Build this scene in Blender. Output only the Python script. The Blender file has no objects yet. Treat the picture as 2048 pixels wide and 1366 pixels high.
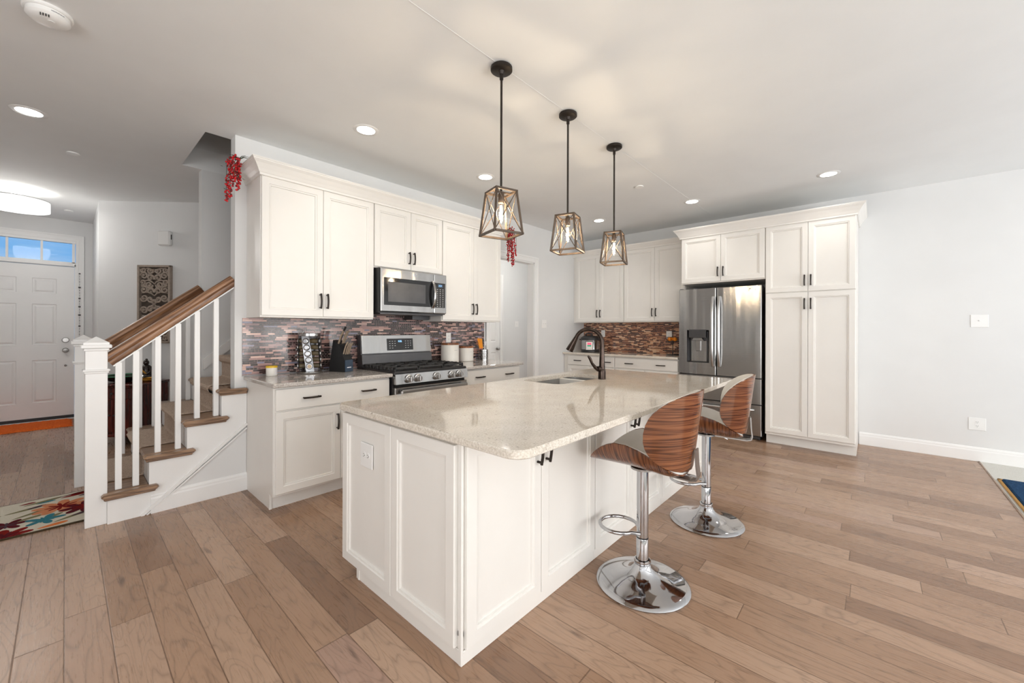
import bpy, bmesh, math, random
from mathutils import Vector, Matrix
random.seed(7)
PI = math.pi
SC = bpy.context.scene
COL = SC.collection
# ------------------------------------------------------------------ camera
H = 1.30
cam_d = bpy.data.cameras.new('camera')
cam = bpy.data.objects.new('camera', cam_d)
COL.objects.link(cam)
YAW = math.radians(42.014); ROLL = 0.003
cam_d.sensor_width = 36.0
cam_d.lens = 36.0 * 805.35 / 2048
cam_d.shift_x = 0.0
cam_d.shift_y = (658.918 - 683.0) / 2048
cam_d.clip_start = 0.02
fwv = Vector((math.cos(YAW), math.sin(YAW), 0)); rtv = Vector((math.sin(YAW), -math.cos(YAW), 0)); upv = Vector((0, 0, 1))
r2 = rtv * math.cos(ROLL) + upv * math.sin(ROLL); u2 = upv * math.cos(ROLL) - rtv * math.sin(ROLL)
mw = Matrix.Identity(4)
for i in range(3):
    mw[i][0] = r2[i]; mw[i][1] = u2[i]; mw[i][2] = -fwv[i]
mw[2][3] = H
cam.matrix_world = mw
SC.camera = cam
# ------------------------------------------------------------------ view, world, daylight
SC.view_settings.view_transform = 'Standard'
SC.view_settings.look = 'None'
SC.view_settings.exposure = 0.27
SC.view_settings.gamma = 1.0
SC.view_settings.use_curve_mapping = False
try:
    SC.cycles.max_bounces = 10; SC.cycles.diffuse_bounces = 6; SC.cycles.glossy_bounces = 5
    SC.cycles.transmission_bounces = 8; SC.cycles.transparent_max_bounces = 10
    SC.cycles.sample_clamp_indirect = 6.0
    SC.cycles.caustics_reflective = False; SC.cycles.caustics_refractive = False
    SC.cycles.use_denoising = True
except Exception:
    pass
W = bpy.data.worlds.new('sky'); SC.world = W; W.use_nodes = True
wn = W.node_tree.nodes; wl = W.node_tree.links; wn.clear()
wo = wn.new('ShaderNodeOutputWorld'); wb = wn.new('ShaderNodeBackground')
wtc = wn.new('ShaderNodeTexCoord'); wsx = wn.new('ShaderNodeSeparateXYZ')
wl.new(wtc.outputs['Generated'], wsx.inputs[0])
wr = wn.new('ShaderNodeValToRGB')      # hazy bright sky to the south, deep blue to the north
wr.color_ramp.elements[0].position = 0.42; wr.color_ramp.elements[0].color = (1.0, 0.985, 0.96, 1)
wr.color_ramp.elements[1].position = 0.85; wr.color_ramp.elements[1].color = (0.20, 0.47, 0.86, 1)
wm = wn.new('ShaderNodeMath'); wm.operation = 'MULTIPLY_ADD'; wm.inputs[1].default_value = 0.5; wm.inputs[2].default_value = 0.5
wl.new(wsx.outputs[1], wm.inputs[0]); wl.new(wm.outputs[0], wr.inputs[0])
wcl = wn.new('ShaderNodeTexNoise'); wcl.inputs['Scale'].default_value = 7.0; wcl.inputs['Detail'].default_value = 4
wmp = wn.new('ShaderNodeMapping'); wmp.inputs['Scale'].default_value = (1, 1, 6)
wl.new(wtc.outputs['Generated'], wmp.inputs[0]); wl.new(wmp.outputs[0], wcl.inputs[0])
wcr = wn.new('ShaderNodeValToRGB'); wcr.color_ramp.elements[0].position = 0.5; wcr.color_ramp.elements[1].position = 0.78
wcr.color_ramp.elements[0].color = (0, 0, 0, 1); wcr.color_ramp.elements[1].color = (0.45, 0.45, 0.45, 1)
wl.new(wcl.outputs[0], wcr.inputs[0])
wmix = wn.new('ShaderNodeMixRGB'); wmix.inputs[2].default_value = (0.8, 0.88, 0.95, 1)
wl.new(wcr.outputs[0], wmix.inputs[0]); wl.new(wr.outputs[0], wmix.inputs[1])
wst = wn.new('ShaderNodeValToRGB')     # brighter where the sun side is
wst.color_ramp.elements[0].position = 0.35; wst.color_ramp.elements[0].color = (1, 1, 1, 1)
wst.color_ramp.elements[1].position = 0.8; wst.color_ramp.elements[1].color = (0.36, 0.36, 0.36, 1)
wl.new(wm.outputs[0], wst.inputs[0])
wsm = wn.new('ShaderNodeMath'); wsm.operation = 'MULTIPLY'; wsm.inputs[1].default_value = 2.2
wl.new(wst.outputs[0], wsm.inputs[0]); wl.new(wsm.outputs[0], wb.inputs[1])
wl.new(wmix.outputs[0], wb.inputs[0]); wl.new(wb.outputs[0], wo.inputs[0])

def area(name, loc, rot, sx, sy, power, color=(1, 1, 1)):
    d = bpy.data.lights.new(name, 'AREA'); d.shape = 'RECTANGLE'; d.size = sx; d.size_y = sy; d.energy = power; d.color = color
    o = bpy.data.objects.new(name, d); o.location = loc; o.rotation_euler = rot; COL.objects.link(o); return o
# daylight through the living room windows behind the camera, plus added ceiling fills
area('daylight_rear_window', (2.2, -4.32, 1.45), (PI / 2, 0, 0), 6.4, 2.1, 52, (1.0, 0.99, 0.975))
area('daylight_side_window', (-2.92, -1.2, 1.45), (PI / 2, 0, -PI / 2), 4.2, 2.1, 14, (0.95, 0.98, 1.0))
area('ceiling_fill_side', (-2.90, -1.2, 0.95), (math.radians(145), 0, -PI / 2), 4.2, 1.1, 50, (0.99, 0.99, 0.985))  # fill lamp added at the side, tilted up to brighten the left ceiling
area('ceiling_fill_rear', (2.2, -4.30, 0.95), (math.radians(138), 0, 0), 6.4, 1.1, 125, (0.99, 0.99, 0.985))  # second upward lamp, added only to lift the ceiling brightness

# ------------------------------------------------------------------ materials
class NT:
    def __init__(s, m):
        s.t = m.node_tree; s.n = s.t.nodes; s.l = s.t.links
    def new(s, ty, **kw):
        x = s.n.new(ty)
        for k, v in kw.items(): setattr(x, k, v)
        return x
    def put(s, sock, v):
        if isinstance(v, bpy.types.NodeSocket): s.l.new(v, sock)
        else: sock.default_value = v
    def m(s, op, a, b=None, c=None):
        x = s.n.new('ShaderNodeMath'); x.operation = op
        s.put(x.inputs[0], a)
        if b is not None: s.put(x.inputs[1], b)
        if c is not None: s.put(x.inputs[2], c)
        return x.outputs[0]
    def xyz(s, x=0.0, y=0.0, z=0.0):
        c = s.n.new('ShaderNodeCombineXYZ')
        for i, v in enumerate((x, y, z)): s.put(c.inputs[i], v)
        return c.outputs[0]
    def white(s, vec):
        w = s.n.new('ShaderNodeTexWhiteNoise'); w.noise_dimensions = '3D'; s.put(w.inputs['Vector'], vec)
        return w.outputs['Value']
    def noise(s, vec, scale=5.0, detail=3.0, rough=0.5, dist=0.0):
        w = s.n.new('ShaderNodeTexNoise'); s.put(w.inputs['Vector'], vec)
        w.inputs['Scale'].default_value = scale; w.inputs['Detail'].default_value = detail
        w.inputs['Roughness'].default_value = rough; w.inputs['Distortion'].default_value = dist
        return w.outputs[0]
    def ramp(s, fac, stops, interp='LINEAR'):
        r = s.n.new('ShaderNodeValToRGB'); r.color_ramp.interpolation = interp
        e = r.color_ramp.elements
        while len(e) > 1: e.remove(e[-1])
        for i, (p, c) in enumerate(stops):
            if i == 0: e[0].position = p; q = e[0]
            else: q = e.new(p)
            q.color = (c[0], c[1], c[2], 1) if not isinstance(c, (int, float)) else (c, c, c, 1)
        s.put(r.inputs[0], fac); return r.outputs[0]
    def mix(s, fac, a, b, mode='MIX'):
        x = s.n.new('ShaderNodeMixRGB'); x.blend_type = mode
        for i, v in enumerate((fac, a, b)):
            if isinstance(v, tuple) and len(v) == 3: v = (*v, 1)
            s.put(x.inputs[i], v)
        return x.outputs[0]
    def bump(s, h, strength=0.2, dist=0.01):
        b = s.n.new('ShaderNodeBump'); b.inputs['Strength'].default_value = strength; b.inputs['Distance'].default_value = dist
        s.put(b.inputs['Height'], h); return b.outputs[0]
    def obj(s):
        return s.n.new('ShaderNodeTexCoord').outputs['Object']
    def sep(s, v):
        x = s.n.new('ShaderNodeSeparateXYZ'); s.put(x.inputs[0], v); return x.outputs

def base(name, color=(0.8, 0.8, 0.8), rough=0.5, metal=0.0, spec=0.5):
    m = bpy.data.materials.new(name); m.use_nodes = True
    p = m.node_tree.nodes['Principled BSDF']
    p.inputs['Base Color'].default_value = (*color, 1); p.inputs['Roughness'].default_value = rough
    p.inputs['Metallic'].default_value = metal; p.inputs['Specular IOR Level'].default_value = spec
    return m, NT(m), p

def paint(name, color, rough=0.5, var=0.03, scale=6.0, bump=0.0, metal=0.0, spec=0.5, bscale=200):
    m, t, p = base(name, color, rough, metal, spec)
    o = t.obj(); n = t.noise(o, scale, 3)
    a = tuple(c * (1 - var) for c in color); b = tuple(min(1, c * (1 + var)) for c in color)
    t.put(p.inputs['Base Color'], t.ramp(n, [(0.3, a), (0.7, b)]))
    if bump: t.put(p.inputs['Normal'], t.bump(t.noise(o, bscale, 2), bump, 0.002))
    return m

def glow(name, color, strength):
    m, t, p = base(name, color, 0.4)
    p.inputs['Emission Color'].default_value = (*color, 1); p.inputs['Emission Strength'].default_value = strength
    return m

def srgb(r, g, b):
    f = lambda c: (c / 255 / 12.92) if c / 255 <= 0.04045 else ((c / 255 + 0.055) / 1.055) ** 2.4
    return (f(r), f(g), f(b))

M = {}
M['wall'] = paint('wall_paint', (0.725, 0.73, 0.73), 0.65, 0.015, 3, 0.04)
M['ceil'] = paint('ceiling_paint', (0.785, 0.797, 0.80), 0.8, 0.015, 3, 0.05)
M['trim'] = paint('white_trim_paint', (0.83, 0.83, 0.825), 0.35, 0.01)
M['cab'] = paint('cabinet_paint', (0.79, 0.772, 0.738), 0.36, 0.012, 5)
M['bronze'] = paint('dark_bronze', (0.036, 0.029, 0.025), 0.42, 0.2, 30, 0, 0.7)
M['black'] = paint('black_plastic', (0.018, 0.018, 0.019), 0.4, 0.1)
M['blackgloss'] = paint('black_glass', (0.012, 0.012, 0.013), 0.06, 0.05)
M['iron'] = paint('cast_iron', (0.03, 0.03, 0.031), 0.55, 0.2, 40, 0.15)
M['white'] = paint('white_plastic', (0.82, 0.82, 0.81), 0.35, 0.01)
M['dark'] = paint('dark_void', (0.01, 0.01, 0.01), 0.8, 0.1)
M['ceramic'] = paint('white_ceramic', (0.78, 0.76, 0.72), 0.25, 0.02)
M['grey'] = paint('grey_print', (0.35, 0.35, 0.36), 0.5, 0.05)
M['nickel'] = paint('satin_nickel', (0.36, 0.35, 0.34), 0.28, 0.05, 10, 0, 1.0)
M['chrome'] = paint('chrome', (0.50, 0.50, 0.515), 0.06, 0.01, 10, 0, 1.0)
M['satin'] = paint('satin_handle_steel', (0.56, 0.56, 0.56), 0.32, 0.03, 10, 0, 1.0)
M['strip'] = paint('satin_strip_steel', (0.36, 0.37, 0.39), 0.35, 0.05, 10, 0, 1.0)
M['cage'] = paint('pendant_bronze', (0.088, 0.062, 0.044), 0.45, 0.2, 30, 0, 0.35)
M['orb'] = paint('oil_rubbed_bronze', (0.046, 0.032, 0.026), 0.20, 0.4, 25, 0, 0.85)

def stainless(name, col=(0.42, 0.415, 0.41), rough=0.17, axis=2):
    m, t, p = base(name, col, rough, 1.0)
    o = t.obj(); x, y, z = t.sep(o)
    k = [3.0, 3.0, 3.0]; k[axis] = 400.0
    v = t.xyz(t.m('MULTIPLY', x, k[0]), t.m('MULTIPLY', y, k[1]), t.m('MULTIPLY', z, k[2]))
    n = t.noise(v, 1.0, 2)
    t.put(p.inputs['Roughness'], t.m('MULTIPLY_ADD', n, 0.12, rough - 0.06))
    w = t.noise(t.xyz(t.m('MULTIPLY', x, 7.0), t.m('MULTIPLY', y, 7.0), t.m('MULTIPLY', z, 0.5)), 1.0, 1)
    t.put(p.inputs['Normal'], t.bump(t.m('ADD', t.m('MULTIPLY', n, .02), w), 0.6, 0.014))
    return m
M['steel'] = stainless('brushed_stainless')
M['steel_sink'] = stainless('sink_stainless', (0.45, 0.45, 0.45), 0.25, 0)
M['steel_dark'] = paint('dark_steel', (0.10, 0.10, 0.105), 0.35, 0.1, 8, 0, 0.8)

def wood(name, c_dark, c_mid, c_light, high=(0, 1, 1), sc=1.0, rough=0.35, rings=8.0, tilt=0.0, freq=14.0):
    """grain: high[i] = 1 where the figure changes fast along axis i; tilt turns x toward z"""
    m, t, p = base(name, c_mid, rough)
    xyz = list(t.sep(t.obj()))
    if tilt:
        c, q = math.cos(tilt), math.sin(tilt)
        xr = t.m('ADD', t.m('MULTIPLY', xyz[0], c), t.m('MULTIPLY', xyz[2], q)); zr = t.m('SUBTRACT', t.m('MULTIPLY', xyz[2], c), t.m('MULTIPLY', xyz[0], q))
        xyz = [xr, xyz[1], zr]
    v = t.xyz(*[t.m('MULTIPLY', xyz[i], freq * sc if high[i] else 1.2 * sc) for i in range(3)])
    n = t.noise(v, 1.0, 2, 0.5, 0.1)
    band = t.m('PINGPONG', t.m('MULTIPLY', n, rings), 0.5)
    v2 = t.xyz(*[t.m('MULTIPLY', xyz[i], 160.0 if high[i] else 6.0) for i in range(3)])
    f = t.noise(v2, 1.0, 2)
    fac = t.m('ADD', t.m('MULTIPLY', band, 1.3), t.m('MULTIPLY', t.m('SUBTRACT', f, 0.5), 0.7))
    t.put(p.inputs['Base Color'], t.ramp(fac, [(0.05, c_dark), (0.35, c_mid), (0.85, c_light)]))
    t.put(p.inputs['Normal'], t.bump(f, 0.04, 0.002))
    return m
M['oak_rail'] = wood('stained_oak', srgb(104, 70, 46), srgb(142, 102, 70), srgb(166, 124, 90), (0, 1, 1), 1.3, 0.3, 6, math.radians(40))
M['oak_tread'] = wood('stained_oak_tread', srgb(108, 84, 64), srgb(146, 116, 92), srgb(168, 138, 112), (0, 1, 1), 1.2, 0.32, 6)
M['walnut'] = wood('walnut_veneer', srgb(74, 42, 26), srgb(112, 67, 42), srgb(146, 94, 60), (0, 0, 1), 0.5, 0.15, 14, 0.0, 40.0)
M['walnut_v'] = wood('walnut_veneer_seat', srgb(74, 42, 26), srgb(110, 66, 42), srgb(140, 90, 58), (0, 1, 0), 0.5, 0.15, 14, 0.0, 40.0)
M['mahogany'] = wood('red_mahogany', srgb(48, 12, 8), srgb(82, 26, 18), srgb(112, 42, 30), (1, 1, 0), 1.0, 0.25, 4)
M['acacia'] = wood('acacia_lid', srgb(96, 56, 30), srgb(150, 92, 54), srgb(186, 124, 78), (0, 1, 1), 2.0, 0.4, 4)
M['leather'] = paint('cream_leatherette', (0.74, 0.72, 0.68), 0.4, 0.03, 20, 0.05)

def floor_mat():
    m, t, p = base('hickory_planks', (0.4, 0.3, 0.22), 0.3)
    x, y, z = t.sep(t.obj())
    u = t.m('DIVIDE', x, 0.135); row = t.m('FLOOR', u)
    r1 = t.white(t.xyz(row, 3.1, 0.7))
    ln = t.m('MULTIPLY_ADD', t.white(t.xyz(row, 9.7, 2.2)), 0.5, 0.75)
    v = t.m('ADD', t.m('DIVIDE', y, ln), t.m('MULTIPLY', r1, 9.3)); col = t.m('FLOOR', v)
    c = t.white(t.xyz(row, col, 1.5)); c2 = t.white(t.xyz(row, col, 8.5))
    tone = t.ramp(c, [(0.0, srgb(134, 103, 81)), (0.22, srgb(156, 124, 100)), (0.6, srgb(168, 136, 112)), (0.85, srgb(178, 148, 125)), (1.0, srgb(164, 133, 116))])
    off = t.m('MULTIPLY', c2, 40.0)
    g = t.xyz(t.m('ADD', t.m('MULTIPLY', x, 7.0), off), t.m('ADD', t.m('MULTIPLY', y, 1.3), off), 0.0)
    n = t.noise(g, 1.0, 1.6, 0.55, 0.5)
    ring = t.m('ADD', t.m('PINGPONG', t.m('MULTIPLY', n, 13.0), 0.5), t.m('MULTIPLY', t.m('SUBTRACT', t.noise(t.xyz(t.m('MULTIPLY', x, 60.0), t.m('MULTIPLY', y, 5.0), 0.0), 1.0, 2), 0.5), 0.14))
    line = t.ramp(ring, [(0.0, 0.72), (0.06, 0.87), (0.17, 1.0)])
    g2 = t.xyz(t.m('ADD', t.m('MULTIPLY', x, 130.0), off), t.m('MULTIPLY', y, 6.0), 0.0)
    fine = t.noise(g2, 1.0, 3, 0.6)
    finec = t.ramp(fine, [(0.25, 0.88), (0.6, 1.04)])
    tone = t.mix(1.0, tone, line, 'MULTIPLY'); tone = t.mix(0.8, tone, finec, 'MULTIPLY')
    kn = t.noise(t.xyz(t.m('ADD', t.m('MULTIPLY', x, 14.0), off), t.m('MULTIPLY', y, 3.0), 4.0), 1.0, 2)
    tone = t.mix(t.ramp(kn, [(0.70, 0.0), (0.80, 0.75)]), tone, srgb(84, 66, 56))
    fu = t.m('FRACT', u); fv = t.m('FRACT', v)
    eu = t.m('MINIMUM', fu, t.m('SUBTRACT', 1.0, fu)); ev = t.m('MULTIPLY', t.m('MINIMUM', fv, t.m('SUBTRACT', 1.0, fv)), 7.0)
    e = t.m('MINIMUM', eu, ev)
    seam = t.ramp(e, [(0.0, 0.0), (0.008, 0.2), (0.022, 1.0)])
    tone = t.mix(seam, srgb(104, 78, 58), tone)
    t.put(p.inputs['Base Color'], tone)
    t.put(p.inputs['Roughness'], t.m('MULTIPLY_ADD', fine, 0.18, 0.20))
    h = t.m('ADD', t.m('MULTIPLY', seam, 0.5), t.m('MULTIPLY', t.noise(g, 2.0, 2), 0.5))
    t.put(p.inputs['Normal'], t.bump(h, 0.25, 0.003))
    return m
M['floor'] = floor_mat()

def mosaic(name, axis, stops, dk=0.5):
    m, t, p = base(name, (0.4, 0.3, 0.3), 0.2)
    s = t.sep(t.obj()); a = s[axis]; z = s[2]
    v = t.m('DIVIDE', z, 0.0158); row = t.m('FLOOR', v); fv = t.m('FRACT', v)
    u = t.m('ADD', t.m('DIVIDE', a, 0.105), t.m('MULTIPLY', t.white(t.xyz(row, 1.7, 4.4)), 13.0))
    big = t.m('FLOOR', u); fu = t.m('FRACT', u)
    r = t.white(t.xyz(big, row, 2.3))
    k = t.m('ADD', 1.0, t.m('ADD', t.m('GREATER_THAN', r, 0.40), t.m('MULTIPLY', t.m('GREATER_THAN', r, 0.72), 2.0)))
    su = t.m('MULTIPLY', fu, k); sub = t.m('FLOOR', su); fs = t.m('FRACT', su)
    c = t.white(t.xyz(t.m('MULTIPLY_ADD', big, 7.0, sub), row, 6.1))
    dark = t.m('MULTIPLY', t.m('GREATER_THAN', k, 3.0), dk)           # the small squares run dark
    cc = t.m('MULTIPLY', c, t.m('SUBTRACT', 1.0, dark))
    tone = t.ramp(cc, stops, 'CONSTANT')
    w = t.m('DIVIDE', 0.105, k)
    du = t.m('MULTIPLY', t.m('MINIMUM', fs, t.m('SUBTRACT', 1.0, fs)), w)
    dv = t.m('MULTIPLY', t.m('MINIMUM', fv, t.m('SUBTRACT', 1.0, fv)), 0.0158)
    d = t.m('MINIMUM', du, dv)
    g = t.ramp(t.m('MULTIPLY', d, 500.0), [(0.38, 0.0), (0.58, 1.0)])
    t.put(p.inputs['Base Color'], t.mix(g, srgb(168, 150, 142), tone))
    t.put(p.inputs['Roughness'], t.m('MULTIPLY_ADD', g, -0.4, 0.6))
    t.put(p.inputs['Normal'], t.bump(t.m('ADD', g, t.m('MULTIPLY', c, 0.3)), 0.35, 0.002))
    p.inputs['Coat Weight'].default_value = 0.25; p.inputs['Coat Roughness'].default_value = 0.06
    return m
M['mosaic'] = mosaic('rose_glass_mosaic', 0, [(0.0, srgb(34, 24, 26)), (0.24, srgb(56, 38, 40)), (0.42, srgb(128, 98, 98)), (0.5, srgb(158, 122, 118)),
                                              (0.64, srgb(186, 146, 136)), (0.78, srgb(206, 172, 160)), (0.9, srgb(120, 118, 138))])
M['mosaic_far'] = mosaic('copper_glass_mosaic', 1, [(0.0, srgb(70, 38, 28)), (0.2, srgb(110, 64, 46)), (0.36, srgb(150, 96, 68)), (0.52, srgb(182, 124, 92)),
                                                    (0.68, srgb(214, 162, 124)), (0.85, srgb(234, 196, 160))], 0.4)

def quartz(name, c0, c1, c2):
    m, t, p = base(name, c1, 0.045)
    o = t.obj()
    a = t.noise(o, 8, 4, 0.6); b = t.noise(o, 140, 3, 0.6)
    s = t.sep(o)
    fl = t.noise(t.xyz(t.m('MULTIPLY', s[0], 60.0), t.m('MULTIPLY', s[1], 25.0), t.m('MULTIPLY', s[2], 60.0)), 1.0, 3, 0.6)
    tone = t.ramp(t.m('ADD', t.m('MULTIPLY', a, 0.22), t.m('MULTIPLY', b, 0.78)), [(0.36, c0), (0.5, c1), (0.62, c2)])
    tone = t.mix(t.ramp(fl, [(0.62, 0.0), (0.72, 0.55)]), tone, srgb(138, 120, 104))
    tone = t.mix(t.ramp(t.noise(o, 55, 2, 0.5), [(0.68, 0.0), (0.74, 0.5)]), tone, srgb(96, 88, 82))
    t.put(p.inputs['Base Color'], tone)
    return m
M['quartz'] = quartz('beige_quartz', srgb(194, 184, 171), srgb(213, 205, 193), srgb(226, 219, 210))
M['quartz_grey'] = quartz('grey_quartz', srgb(158, 150, 144), srgb(186, 180, 174), srgb(212, 208, 203))

def fabric(name, c0, c1, scale=260, bump=0.8, dist=0.01):
    m, t, p = base(name, c0, 0.95, 0, 0.1)
    o = t.obj(); n = t.noise(o, scale, 3, 0.65)
    t.put(p.inputs['Base Color'], t.ramp(n, [(0.3, c0), (0.7, c1)]))
    t.put(p.inputs['Normal'], t.bump(n, bump, dist))
    return m
M['runner'] = fabric('beige_carpet', srgb(168, 148, 132), srgb(212, 194, 178), 90)
M['carpet'] = fabric('pale_carpet', srgb(206, 204, 196), srgb(228, 227, 222), 140)
M['bluerug'] = fabric('navy_shag', srgb(16, 38, 66), srgb(46, 84, 122), 120)
M['goldedge'] = fabric('gold_binding', srgb(190, 140, 80), srgb(222, 178, 116), 200)
M['orange'] = fabric('orange_fleece', srgb(206, 82, 24), srgb(240, 122, 54), 60)
M['rugcream'] = fabric('cream_wool', srgb(206, 198, 180), srgb(224, 218, 202), 200, 0.3)
for nm, c in (('rug_red', (130, 28, 24)), ('rug_wine', (92, 24, 34)), ('rug_peach', (214, 140, 100)), ('rug_teal', (62, 128, 142)), ('rug_olive', (132, 126, 92)), ('rug_plum', (84, 66, 76)), ('rug_orange', (226, 128, 70)), ('rug_edge', (70, 58, 42))):
    c = srgb(*c); M[nm] = fabric(nm, tuple(q * 0.88 for q in c), c, 200, 0.3)
M['berry'] = paint('red_berry', srgb(190, 18, 28), 0.25, 0.25, 60)
M['berry_dark'] = paint('dark_red_berry', srgb(120, 16, 22), 0.3, 0.25, 60)
M['leaf'] = paint('dark_green_leaf', srgb(52, 64, 44), 0.5, 0.3, 60)
M['carved'] = paint('weathered_taupe_wood', srgb(158, 144, 132), 0.7, 0.12, 40, 0.2)
M['carved_dark'] = paint('weathered_dark_backing', srgb(82, 72, 64), 0.8, 0.15, 30)
M['gold'] = paint('antique_gold', srgb(190, 140, 62), 0.3, 0.3, 40, 0, 0.8)
M['jade'] = paint('green_glass_rim', srgb(70, 130, 96), 0.2, 0.2, 30)
M['darkbowl'] = paint('dark_glazed_bowl', srgb(40, 28, 26), 0.2, 0.2, 30)
M['yellow'] = paint('yellow_lid', srgb(226, 186, 40), 0.4, 0.05)
M['paper'] = paint('paper_label', srgb(222, 220, 224), 0.6, 0.05, 40)
M['tan'] = paint('tan_label', srgb(190, 170, 140), 0.6, 0.1, 40)
M['knife'] = paint('pale_steel_handle', srgb(190, 172, 152), 0.3, 0.1, 20, 0, 0.6)
M['navy'] = paint('slate_blue_block', srgb(58, 72, 90), 0.45, 0.05)
M['orange_sil'] = paint('orange_silicone', srgb(240, 150, 20), 0.4, 0.06)
M['red_sil'] = paint('red_silicone', srgb(220, 70, 40), 0.4, 0.06)
M['spice'] = paint('spice_fill', srgb(96, 84, 62), 0.5, 0.4, 25)
M['fruit'] = paint('orange_fruit', srgb(240, 140, 20), 0.4, 0.1, 40, 0.1)
M['lamp_on'] = glow('lit_lens', (1.0, 0.97, 0.92), 9.0)
M['shade_on'] = glow('lit_fabric_shade', (1.0, 0.99, 0.97), 0.55)
M['filament'] = glow('hot_filament', (1.0, 0.72, 0.38), 60.0)
M['led_blue'] = glow('blue_display', (0.30, 0.62, 1.0), 1.4)
M['led_red'] = glow('red_display', (1.0, 0.06, 0.12), 1.0)
M['led_green'] = glow('green_display', (0.05, 0.35, 0.22), 0.25)
M['keyprint'] = paint('pale_key_print', (0.45, 0.45, 0.45), 0.5, 0.05)

def glass(name, tint=(1, 1, 1), gloss=0.10):
    m = bpy.data.materials.new(name); m.use_nodes = True; t = NT(m); t.n.clear()
    o = t.n.new('ShaderNodeOutputMaterial'); mx = t.n.new('ShaderNodeMixShader')
    a = t.n.new('ShaderNodeBsdfTransparent'); a.inputs[0].default_value = (*tint, 1)
    b = t.n.new('ShaderNodeBsdfGlossy'); b.inputs['Roughness'].default_value = 0.02
    lw = t.n.new('ShaderNodeLayerWeight'); lw.inputs[0].default_value = 0.25
    f = t.m('MULTIPLY_ADD', lw.outputs['Fresnel'], 0.2, gloss * 0.05)
    t.l.new(f, mx.inputs[0]); t.l.new(a.outputs[0], mx.inputs[1]); t.l.new(b.outputs[0], mx.inputs[2]); t.l.new(mx.outputs[0], o.inputs[0])
    return m
M['glass'] = glass('clear_glass')
M['jarglass'] = glass('jar_glass', (0.85, 0.87, 0.85), 0.3)

# ------------------------------------------------------------------ mesh builder
I4 = Matrix.Identity(4)
def frame(origin, u, n):
    """local (u, n, z): u along the face, n out of it, z up"""
    f = Matrix.Identity(4)
    for i in range(3):
        f[i][0] = u[i]; f[i][1] = n[i]; f[i][2] = (0, 0, 1)[i]; f[i][3] = origin[i]
    return f

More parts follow.
